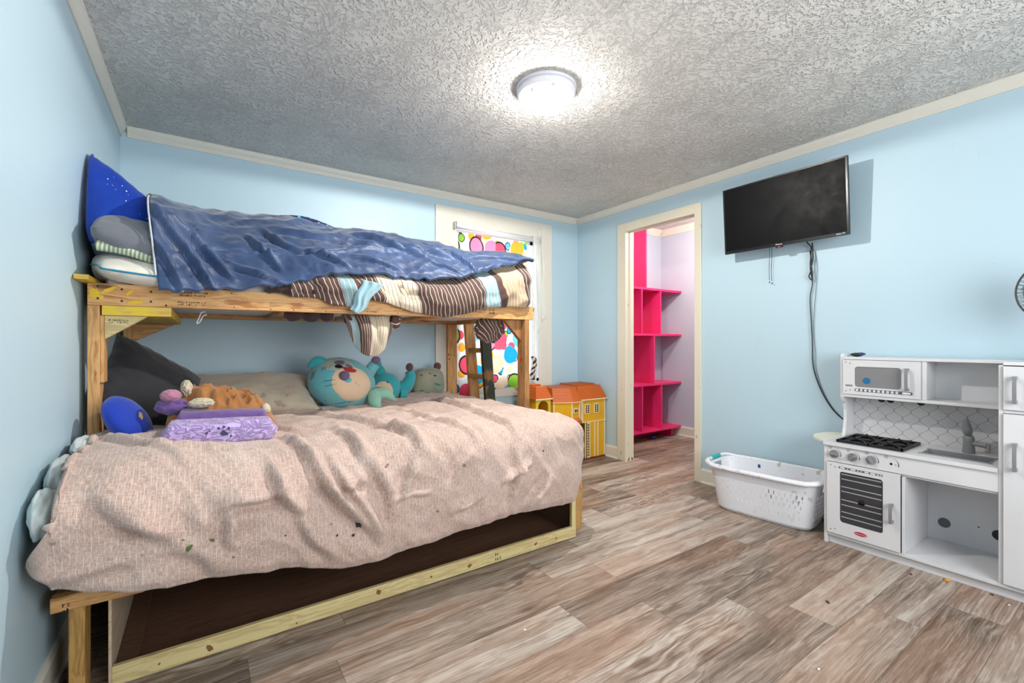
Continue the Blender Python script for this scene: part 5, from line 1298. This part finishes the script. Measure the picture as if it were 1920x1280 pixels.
# doors with a rounded window cut-out, facing -X
def frame_plate(name, m, par, y0, y1, z0, z1, hy0, hy1, hz0, hz1, r, x0, x1):
    cy, cz = (hy0 + hy1) / 2, (hz0 + hz1) / 2; hw, hh = (hy1 - hy0) / 2, (hz1 - hz0) / 2
    inner = []
    for sx_, sz_, a0 in ((1, 1, 0), (-1, 1, 90), (-1, -1, 180), (1, -1, 270)):
        for k in range(9):
            a = math.radians(a0 + 90 * k / 8); inner.append((cy + sx_ * (hw - r) + r * math.cos(a), cz + sz_ * (hh - r) + r * math.sin(a)))
    outer = []
    for (y, z) in inner:
        dy, dz = y - cy, z - cz
        k = min(((y1 - cy) / dy if dy > 0 else (y0 - cy) / dy) if abs(dy) > 1e-9 else 1e9, ((z1 - cz) / dz if dz > 0 else (z0 - cz) / dz) if abs(dz) > 1e-9 else 1e9)
        outer.append((cy + dy * k, cz + dz * k))
    # force the corners
    for c_ in ((y1, z1), (y0, z1), (y0, z0), (y1, z0)):
        i = min(range(36), key=lambda q_: (outer[q_][0] - c_[0]) ** 2 + (outer[q_][1] - c_[1]) ** 2); outer[i] = c_
    n = 36; vs = [(x0, *p) for p in inner] + [(x0, *p) for p in outer] + [(x1, *p) for p in inner] + [(x1, *p) for p in outer]; fs = []
    for i in range(n):
        j = (i + 1) % n
        fs += [(i, j, n + j, n + i), (2 * n + i, 3 * n + i, 3 * n + j, 2 * n + j), (i, 2 * n + i, 2 * n + j, j), (n + i, n + j, 3 * n + j, 3 * n + i)]
    return MB().add(vs, fs).build(name, m, par)
def handle(par, yc, z0, z1, x, name='handle'):
    prof = []
    n = 12
    for k in range(n + 1):
        t_ = k / n; z = z0 + (z1 - z0) * t_; prof.append((x - 0.030 - 0.006 * math.sin(PI * t_), z))
    inner = [(x - 0.021 - 0.004 * math.sin(PI * t_), z0 + 0.016 + (z1 - z0 - 0.032) * t_) for t_ in [k / n for k in range(n + 1)]]
    poly = [(x, z0)] + prof + [(x, z1), (x, z1 - 0.013)] + inner[::-1] + [(x, z0 + 0.013)]
    vs = [(p[0], yc - 0.006, p[1]) for p in poly] + [(p[0], yc + 0.006, p[1]) for p in poly]
    bm_ = MB(); N_ = len(poly)
    # quad strips between outer and inner chains keep the faces clean
    out = [(x, z0)] + prof + [(x, z1)]; inn = [(x, z0 + 0.013)] + inner + [(x, z1 - 0.013)]; k_ = len(out); vv = []
    for yy in (yc - 0.006, yc + 0.006): vv += [(p[0], yy, p[1]) for p in out] + [(p[0], yy, p[1]) for p in inn]
    ff = []
    for i in range(k_ - 1):
        ff += [(i, i + 1, k_ + i + 1, k_ + i), (2 * k_ + i, 3 * k_ + i, 3 * k_ + i + 1, 2 * k_ + i + 1), (i, 2 * k_ + i, 2 * k_ + i + 1, i + 1), (k_ + i, k_ + i + 1, 3 * k_ + i + 1, 3 * k_ + i)]
    ff += [(0, k_, 3 * k_, 2 * k_), (k_ - 1, 3 * k_ - 1, 4 * k_ - 1, 2 * k_ - 1)]
    return bm_.add(vv, ff).build(name, KG, par)
od = frame_plate('oven_door', KW, kt, 0.768, 1.084, 0.066, 0.450, 0.836, 1.024, 0.135, 0.408, 0.014, XF - 0.012, XF - 0.001)
MB().box(XF - 0.006, XF - 0.004, 0.830, 1.030, 0.130, 0.414).build('window_pane', KGL, od)
BAR = plain('pale_grey_print', srgb(158, 160, 164), 0.4)
for z in (0.392, 0.366, 0.325, 0.300, 0.255, 0.228, 0.190, 0.163): MB().box(XF - 0.0075, XF - 0.006, 0.842, 1.018, z, z + 0.005).build('rack_bar', BAR, od)
MB().cyl((XF - 0.0075, 0.928, 0.262), (XF - 0.006, 0.928, 0.262), 0.016, seg=24).build('vent_spot', KB, od)
lg = [(0.930 - 0.028 * math.cos(2 * PI * k / 32), 0.100 + 0.010 * math.sin(2 * PI * k / 32)) for k in range(32)]
lo = MB().prism(lg, 'x', XF - 0.0128, XF - 0.012).build('logo_badge', plain('red_badge', srgb(186, 20, 52), 0.45), od)
text('logo_lettering', 'Melissa & Doug', WHITE, lo, (XF - 0.0132, 0.930, 0.100), R_X, 0.0075, 0.0002)
def pill(mb, y0, y1, z0, z1, x, t=0.0007):
    r = (z1 - z0) / 2; zc = (z0 + z1) / 2; pts = [(y1 - r + r * math.cos(a), zc + r * math.sin(a)) for a in [-PI / 2 + PI * k / 8 for k in range(9)]] + [(y0 + r + r * math.cos(a), zc + r * math.sin(a)) for a in [PI / 2 + PI * k / 8 for k in range(9)]]
    mb.prism(pts, 'x', x - t, x)
bar = MB(); pill(bar, 0.836, 1.030, 0.424, 0.434, XF - 0.012); bar = bar.build('button_strip', KD, od)
pb = 0
for y0, y1 in ((1.000, 1.022), (0.985, 0.990), (0.952, 0.975), (0.938, 0.944), (0.925, 0.930), (0.895, 0.913), (0.866, 0.888), (0.852, 0.860), (0.841, 0.847)):
    m_ = MB(); pill(m_, y0, y1, 0.4262, 0.4318, XF - 0.0127, 0.0005); m_.build('button', WHITE, bar)
handle(od, 0.798, 0.205, 0.300, XF - 0.012)
for y, z in ((1.066, 0.435), (1.046, 0.428), (1.066, 0.085), (1.046, 0.092)): MB().cyl((XF - 0.0126, y, z), (XF - 0.012, y, z), 0.003, seg=10).build('screw_head', KD, od)
# microwave
XU = 3.068
kb('microwave_floor', KW, XU - 0.004, XBK, KYD + 0.0075, KY1 - 0.0165, 0.790, 0.806)
kb('cubby_divider', KW, XU, XBK, 0.722, 0.742, 0.8065, 1.0045)
md_ = frame_plate('microwave_door', KW, kt, 0.7425, 1.086, 0.8075, 1.003, 0.822, 1.030, 0.851, 0.966, 0.016, XU - 0.010, XU)
KGL2 = NT('grey_window'); KGL2.base(srgb(128, 128, 130), 0.25); KGL2 = KGL2.m
MB().box(XU - 0.005, XU - 0.003, 0.815, 1.037, 0.845, 0.972).build('window_pane', KGL2, md_)
MB().cyl((XU - 0.0062, 0.975, 0.888), (XU - 0.005, 0.975, 0.888), 0.018, seg=28).build('blue_spot', plain('blue_sticker_spot', srgb(28, 104, 150), 0.5), md_)
ks = MB(); pill(ks, 0.775, 1.030, 0.826, 0.842, XU - 0.010); ks = ks.build('keypad_strip', KD, md_)
for k in range(10):
    y = 1.018 - k * 0.0198
    kc = MB().cyl((XU - 0.0114, y, 0.834), (XU - 0.0107, y, 0.834), 0.0062, seg=18).build('key', WHITE, ks)
    text('digit', str((k + 1) % 10), KD, ks, (XU - 0.0117, y, 0.834), R_X, 0.0085, 0.0002)
pl = MB(); pill(pl, 0.782, 0.818, 0.829, 0.839, XU - 0.0107); pl.build('start_key', WHITE, ks)
pl = MB(); pill(pl, 1.040, 1.074, 0.852, 0.862, XU - 0.010); pl = pl.build('label_pill', KD, md_)
text('pill_lettering', 'POWER', WHITE, pl, (XU - 0.0111, 1.057, 0.857), R_X, 0.007, 0.0002)
handle(md_, 0.795, 0.848, 0.966, XU - 0.010)
for y, z in ((1.072, 0.990), (1.052, 0.984), (1.072, 0.825), (1.052, 0.832)): MB().cyl((XU - 0.0106, y, z), (XU - 0.010, y, z), 0.003, seg=10).build('screw_head', KD, md_)
# backsplash with curved lattice
def m_lattice():
    t = NT('lattice_backsplash'); o = t.obj(); x, y, z = t.xyz(o)
    a = t.M('MULTIPLY', y, 2 * PI / 0.074); b2 = t.M('MULTIPLY', z, 2 * PI / 0.080)
    k = t.M('ABSOLUTE', t.M('SUBTRACT', t.M('ABSOLUTE', t.M('SUBTRACT', t.M('MULTIPLY', t.M('FRACT', t.M('DIVIDE', y, 0.074)), 2.0), 1.0)), t.M('ADD', 0.5, t.M('MULTIPLY', 0.5, t.M('COSINE', b2)))))
    k2 = t.M('ABSOLUTE', t.M('SUBTRACT', t.M('ABSOLUTE', t.M('SUBTRACT', t.M('MULTIPLY', t.M('FRACT', t.M('ADD', 0.5, t.M('DIVIDE', y, 0.074))), 2.0), 1.0)), t.M('ADD', 0.5, t.M('MULTIPLY', -0.5, t.M('COSINE', b2)))))
    kk = t.M('MINIMUM', k, k2)
    ln = t.ramp(kk, [(0.025, 1.0), (0.055, 0.0)])
    return t.base(t.mix(ln, srgb(206, 204, 204), srgb(132, 132, 138)), 0.45)
MB().box(XBK - 0.006, XBK - 0.0005, KYD + 0.0075, KY1 - 0.0165, 0.5585, 0.7895).build('backsplash', m_lattice(), kt)
for y in (0.952, 0.911, 0.780): MB().cyl((XBK - 0.0075, y, 0.778), (XBK - 0.006, y, 0.778), 0.018, seg=24).build('vent_hole', KB, kt)
MB().cyl((XBK - 0.0015, 0.688, 0.155), (XBK - 0.0004, 0.688, 0.155), 0.025, seg=28).build('vent_hole', KD, kt)
MB().cyl((XBK - 0.0015, 0.489, 0.158), (XBK - 0.0004, 0.489, 0.158), 0.025, seg=28).build('vent_hole', KB, kt)
MB().cyl((XBK - 0.0015, 0.560, 0.175), (XBK - 0.0004, 0.560, 0.175), 0.004, seg=12).build('screw_hole', KD, kt)
# fridge doors
fd = kb('fridge_door', KW, XF - 0.012, XF - 0.001, KY0 + 0.004, 0.4195, 0.815, 1.001); handle(fd, 0.383, 0.845, 0.960, XF - 0.012)
fd = kb('fridge_door', KW, XF - 0.012, XF - 0.001, KY0 + 0.004, 0.4195, 0.066, 0.797); handle(fd, 0.383, 0.560, 0.678, XF - 0.012)
kb('middle_shelf', KW, XF, XBK, KY0 + 0.0145, KYD - 0.0075, 0.799, 0.813)
# black toy on top
ty = lump('toy', KB, at(1606, 663, X=3.12), (0.018, 0.030, 0.011), 4, None, 0.12, 2.0); tag(ty, 'small shiny black and dark blue toy on top of the toy microwave', 'toy')
ty.location.z = 1.0205
MB().ball(ty.location + Vector((0, -0.020, 0.016)), (0.014, 0.024, 0.009)).build('blue_part', plain('dark_blue_plastic', srgb(40, 60, 92), 0.35), ty, smooth=True)

# ------------------------------------------------------------ dollhouse
def m_siding(name, base_c, dark, period, lw=0.16):
    t = NT(name); o = t.obj(); z = t.xyz(o)[2]
    f = t.M('FRACT', t.M('DIVIDE', z, period))
    c = t.mix(t.ramp(f, [(0.0, 1.0), (lw, 0.0), (1.0, 0.0)]), base_c, dark)
    c = t.mix(t.M('MULTIPLY', t.noise(o, 12, 3), 0.3), c, dark)
    t.bump(f, 0.5, 0.003); return t.base(c, 0.45)
SID = m_siding('yellow_siding', srgb(238, 182, 24), srgb(160, 108, 10), 0.0085)
ROF = m_siding('orange_roof', srgb(222, 108, 22), srgb(110, 42, 8), 0.0125, 0.42)
CRM = plain('cream_plastic', srgb(232, 214, 170), 0.45); DHI = plain('dark_interior', srgb(52, 50, 50), 0.7); DHB = plain('maroon_base', srgb(112, 44, 30), 0.6)
dh = thing('dollhouse', 'yellow sided dollhouse with orange roofs in the back right corner', 'dollhouse', (2.85, 3.27, 0))
def db(name, m, x0, x1, y0, y1, z0, z1, bev=0.0, par=None): return MB().box(x0, x1, y0, y1, z0, z1).build(name, m, par or dh, bev)
Yd = 3.12
db('base', DHB, 2.60, 3.228, Yd, 3.44, 0.0, 0.018)
db('lower_wall', SID, 3.020, 3.222, Yd + 0.004, 3.43, 0.0185, 0.350)
db('back_wall', SID, 2.40, 3.020, 3.40, 3.43, 0.0185, 0.565)
db('lower_wall', SID, 2.60, 2.815, Yd + 0.004, 3.40, 0.0185, 0.350)
db('dark_opening', DHI, 2.8155, 2.965, 3.20, 3.21, 0.0185, 0.3495)  # dark sheet set back to paint the shade inside the opening
for x in (2.816, 2.957, 3.012, 3.076, 3.118, 3.209): db('corner_strip', CRM, x, x + 0.011, Yd - 0.002, Yd + 0.0035, 0.0185, 0.350)
ft = db('fanlight', CRM, 2.985, 3.016, Yd - 0.001, Yd + 0.0035, 0.0185, 0.348)
for k in range(12):
    for x in (2.9885, 3.0025): db('pane', DHI, x, x + 0.010, Yd - 0.002, Yd - 0.001, 0.032 + k * 0.0258, 0.051 + k * 0.0258, 0, ft)
db('floor_slab', CRM, 2.60, 3.232, Yd - 0.006, 3.43, 0.3505, 0.358)
db('upper_wall', SID, 2.905, 3.222, Yd + 0.004, 3.3995, 0.3585, 0.560)
# bay
bay = [(2.585, Yd + 0.01), (2.735, Yd - 0.065), (2.840, Yd - 0.050), (2.860, Yd + 0.01), (2.860, 3.39), (2.585, 3.39)]
by_ = MB().prism(bay, 'z', 0.3585, 0.560).build('bay_wall', SID, dh)
for (x, y) in bay[:4]: MB().box(x - 0.006, x + 0.006, y - 0.005, y + 0.004, 0.3585, 0.562).build('corner_strip', CRM, by_)
sk0 = [(2.56, Yd - 0.01), (2.735, Yd - 0.115), (2.900, Yd - 0.030), (2.900, Yd + 0.01)]; sk1 = [(2.585, Yd + 0.005), (2.735, Yd - 0.068), (2.842, Yd - 0.052), (2.86, Yd + 0.005)]
vs = [(x, y, 0.362) for x, y in sk0] + [(x, y, 0.418) for x, y in sk1]
MB().add(vs, [(0, 1, 5, 4), (1, 2, 6, 5), (2, 3, 7, 6), (0, 3, 2, 1), (4, 5, 6, 7), (0, 4, 7, 3)]).build('skirt_roof', ROF, dh)
db('recess_wall', SID, 2.8605, 2.9045, Yd + 0.03, 3.39, 0.3585, 0.560)
for x in (2.862, 2.880, 2.906, 2.921, 3.211): db('corner_strip', CRM, x, x + 0.010, Yd - 0.002, Yd + 0.0035 if x > 2.9 else Yd + 0.03, 0.3585, 0.560)
for x0, w_, nn in ((2.955, 0.062, 2), (3.075, 0.062, 2)):
    fr = db('window', CRM, x0, x0 + w_, Yd - 0.002, Yd + 0.0035, 0.430, 0.520)
    for a in range(2):
        for q_ in range(4): db('pane', DHI, x0 + 0.009 + a * 0.026, x0 + 0.027 + a * 0.026, Yd - 0.003, Yd - 0.002, 0.438 + q_ * 0.0195, 0.4535 + q_ * 0.0195, 0, fr)
fr = MB().box(2.760, 2.806, Yd - 0.068, Yd - 0.060, 0.462, 0.505).build('window', CRM, dh)
for a in range(2): db('pane', DHI, 2.766 + a * 0.020, 2.781 + a * 0.020, Yd - 0.0695, Yd - 0.068, 0.469, 0.499, 0, fr)
# left tower with arched openings
db('tower_back', SID, 2.395, 2.56, 3.32, 3.33, 0.0185, 0.600)
def arch_wall(x0, x1, y, z0, z1, ow, zspring, zb):
    cx_ = (x0 + x1) / 2; pts = [(x0, z0), (x1, z0), (x1, z1), (x0, z1)]
    b = MB().box(x0, cx_ - ow, y, y + 0.012, z0, z1).box(cx_ + ow, x1, y, y + 0.012, z0, z1).box(cx_ - ow, cx_ + ow, y, y + 0.012, z0, zb)
    n = 12; vs = []
    for k in range(n + 1):
        a = PI * k / n; vs.append((cx_ - ow * math.cos(a), zspring + ow * math.sin(a)))
    for k in range(n): b.prism([vs[k], vs[k + 1], (vs[k + 1][0], z1), (vs[k][0], z1)], 'y', y, y + 0.012)
    return b
arch_wall(2.395, 2.560, Yd + 0.02, 0.430, 0.602, 0.058, 0.530, 0.448).build('balcony_arch', plain('yellow_plastic', srgb(214, 184, 60), 0.45), dh)
arch_wall(2.395, 2.560, Yd + 0.02, 0.230, 0.4295, 0.058, 0.350, 0.25).build('balcony_arch', plain('yellow_plastic', srgb(214, 184, 60), 0.45), dh)
db('tower_wall', SID, 2.395, 2.560, Yd + 0.02, 3.32, 0.0185, 0.2295)
db('balcony_floor', CRM, 2.39, 2.565, Yd + 0.012, 3.32, 0.4245, 0.432)
def roof(x0, x1, y0, y1, z0, z1, ins, insy, name='roof'):
    n = 1
    vs = [(x0, y0, z0), (x1, y0, z0), (x1, y1, z0), (x0, y1, z0), (x0 + ins, y0 + insy, z1), (x1 - ins, y0 + insy, z1), (x1 - ins, y1, z1), (x0 + ins, y1, z1)]
    b = MB().add(vs, [(3, 2, 1, 0), (4, 5, 6, 7), (0, 1, 5, 4), (1, 2, 6, 5), (2, 3, 7, 6), (3, 0, 4, 7)])
    b.box(x0 + ins + 0.012, x1 - ins - 0.012, y0 + insy + 0.06, y1, z1, z1 + 0.012)
    rf = b.build(name, ROF, dh)
    MB().box(x0 - 0.004, x1 + 0.004, y0 - 0.004, y0 + 0.004, z0 - 0.008, z0 + 0.002).build('eave_strip', CRM, rf)
    return rf
roof(2.865, 3.232, Yd - 0.015, 3.43, 0.568, 0.690, 0.035, 0.06)
roof(2.385, 2.566, Yd + 0.005, 3.40, 0.606, 0.712, 0.035, 0.05)
bv0 = [(2.572, Yd + 0.0), (2.735, Yd - 0.085), (2.855, Yd - 0.065), (2.862, Yd + 0.02), (2.862, 3.40), (2.572, 3.40)]
bv1 = [(2.600, Yd + 0.05), (2.735, Yd - 0.025), (2.830, Yd - 0.01), (2.850, Yd + 0.06), (2.850, 3.40), (2.600, 3.40)]
vs = [(x, y, 0.566) for x, y in bv0] + [(x, y, 0.690) for x, y in bv1]; n = 6
rf = MB().add(vs, [tuple(range(6))[::-1], tuple(range(6, 12))] + [(i, (i + 1) % 6, 6 + (i + 1) % 6, 6 + i) for i in range(6)]).build('roof', ROF, dh)
MB().prism([(x + (0 if i in (4, 5) else 0), y - (0.004 if i < 3 else 0)) for i, (x, y) in enumerate(bv0)], 'z', 0.5605, 0.5655).build('eave_strip', CRM, rf)

# ------------------------------------------------------------ closet shelving
PNK = plain('hot_pink_paint', srgb(236, 44, 116), 0.42, var=0.06)
cs = thing('closet_shelves', 'hot pink painted wooden shelf unit inside the closet', 'shelf unit', (4.1, 3.43, 0))
SY, SB = 3.292, CYN
for z in (1.694, 1.186, 0.628, 0.112): MB().box(3.42, CX1 - 0.001, SY, SB - 0.001, z - 0.012, z + 0.012).build('shelf', PNK, cs, 0.002)
for x, z0, z1 in ((4.049, 1.7065, CCZ - 0.09), (4.297, 1.1985, 1.6815), (3.978, 1.1985, 1.6815), (4.185, 0.6405, 1.1735), (3.66, 0.6405, 1.1735), (4.316, 0.1245, 0.6155), (3.987, 0.1245, 0.6155), (3.55, 1.1985, 1.6815)):
    MB().box(x - 0.018, x, SY, SB - 0.001, z0, z1).build('divider', PNK, cs, 0.002)
MB().box(3.45, 4.6, SB - 0.03, SB - 0.001, 0.0, 0.0995).build('back_cleat', PNK, cs)
MB().box(3.45, 3.47, SY + 0.02, SB - 0.031, 0.0, 0.0995).build('foot', PNK, cs); MB().box(4.55, 4.57, SY + 0.05, SB - 0.031, 0.0, 0.0995).build('foot', PNK, cs)
bt = lump('toy', plain('navy_plastic', srgb(40, 46, 110), 0.4), (4.246, 3.36, 0.02), (0.045, 0.025, 0.02), 2, None, 0.2); tag(bt, 'small dark blue toy on the closet floor under the pink shelves', 'toy')

# ------------------------------------------------------------ fan on the toy kitchen, mostly out of frame
fc = Vector((2.99, 0.280, 1.325)); fan = thing('desk_fan', 'grey wire cage desk fan at the right edge above the toy kitchen', 'fan', (3.03, 0.262, 1.0205))
fan_m = METAL; ax_ = Vector((-0.93, 0.30, 0.0)).normalized(); e1 = Vector((0, 0, 1)); e2 = ax_.cross(e1)
cg = MB()
def fp(a, r, h): return fc + ax_ * h + (e2 * math.cos(a) + e1 * math.sin(a)) * r
WIRE = plain('dark_wire', srgb(96, 94, 92), 0.4, metal=0.5)
for k in range(44):
    a = 2 * PI * k / 44
    cg.tube([fp(a, 0.02, 0.045), fp(a, 0.08, 0.043), fp(a, 0.122, 0.028), fp(a, 0.135, 0.0), fp(a, 0.122, -0.028), fp(a, 0.08, -0.040), fp(a, 0.03, -0.042)], 0.0011, 4)
cg.build('cage', WIRE, fan, smooth=True)
for r, h in ((0.135, 0.004), (0.135, -0.004), (0.09, 0.041), (0.025, 0.046)): MB().tube([fp(2 * PI * k / 48, r, h) for k in range(48)], 0.0022, 6, closed=True).build('cage_ring', WIRE, fan, smooth=True)
for k in range(4):
    a = PI / 2 * k; vs = [fp(a, 0.02, 0.012), fp(a + 0.15, 0.07, 0.014), fp(a + 0.1, 0.118, 0.008), fp(a + 0.9, 0.115, -0.010), fp(a + 0.9, 0.05, -0.012), fp(a + 0.6, 0.02, -0.008)]
    MB().add(vs, [(0, 1, 2, 3, 4, 5)]).build('blade', KG, fan, solid=0.002)
MB().cyl(fc + ax_ * 0.02, fc - ax_ * 0.02, 0.024).build('hub', KG, fan); MB().cyl(fc - ax_ * 0.045, fc - ax_ * 0.11, 0.038, 0.030).build('motor', KG, fan)
pb_ = fc - ax_ * 0.08
MB().cyl((pb_.x, pb_.y, 1.036), (pb_.x, pb_.y, fc.z - 0.03), 0.011).build('stem', KG, fan)
MB().lathe([(0.001, 0), (0.075, 0), (0.075, 0.006), (0.05, 0.016), (0.001, 0.018)], (pb_.x, pb_.y, 1.0205), 32).build('base', KG, fan)

# ------------------------------------------------------------ bits on the floor
ORG = plain('amber_plastic', srgb(224, 150, 30), 0.3)
dq = at(1776, 1087, Z=0.006); o = MB().ball(dq, (0.013, 0.011, 0.006), nu=12, nv=8).build('candy', ORG, None, smooth=True); tag(o, 'tiny amber sweet on the floor in front of the toy kitchen', 'sweet')
PAP = plain('paper_scrap', srgb(232, 230, 224), 0.7)
for i, (px, py, lab) in enumerate(((984, 1180, 'white paper crumb on the floor near the bottom middle of the photo'), (1097, 974, 'white crumb on the floor by the far foot of the bed'), (1535, 1254, 'white crumb on the floor at the bottom edge of the photo'), (1892, 1134, 'white crumb on the floor below the fridge door'))):
    q = at(px, py, Z=0.003); o = MB().ball(q, (0.006, 0.004, 0.003), nu=8, nv=5).build('crumb', PAP, None); tag(o, lab, 'crumb', 'white crumbs scattered on the floor')
BWNP = plain('dark_brown_scrap', srgb(74, 44, 46), 0.6)
for i, (px, py, lab) in enumerate(((1552, 1128, 'dark brown scrap on the floor in the middle of the plank floor'), (1708, 1076, 'small dark scrap on the floor below the oven door'), (1860, 1114, 'small black scrap against the toy kitchen plinth'))):
    q = at(px, py, Z=0.003); o = MB().ball(q, (0.012 if i == 0 else 0.007, 0.006, 0.003), nu=10, nv=5, M=Euler((0, 0, 0.8)).to_matrix()).build('scrap', BWNP, None); tag(o, lab, 'scrap', 'dark scraps scattered on the floor')
CRB = plain('tan_crumb', srgb(186, 150, 112), 0.8)
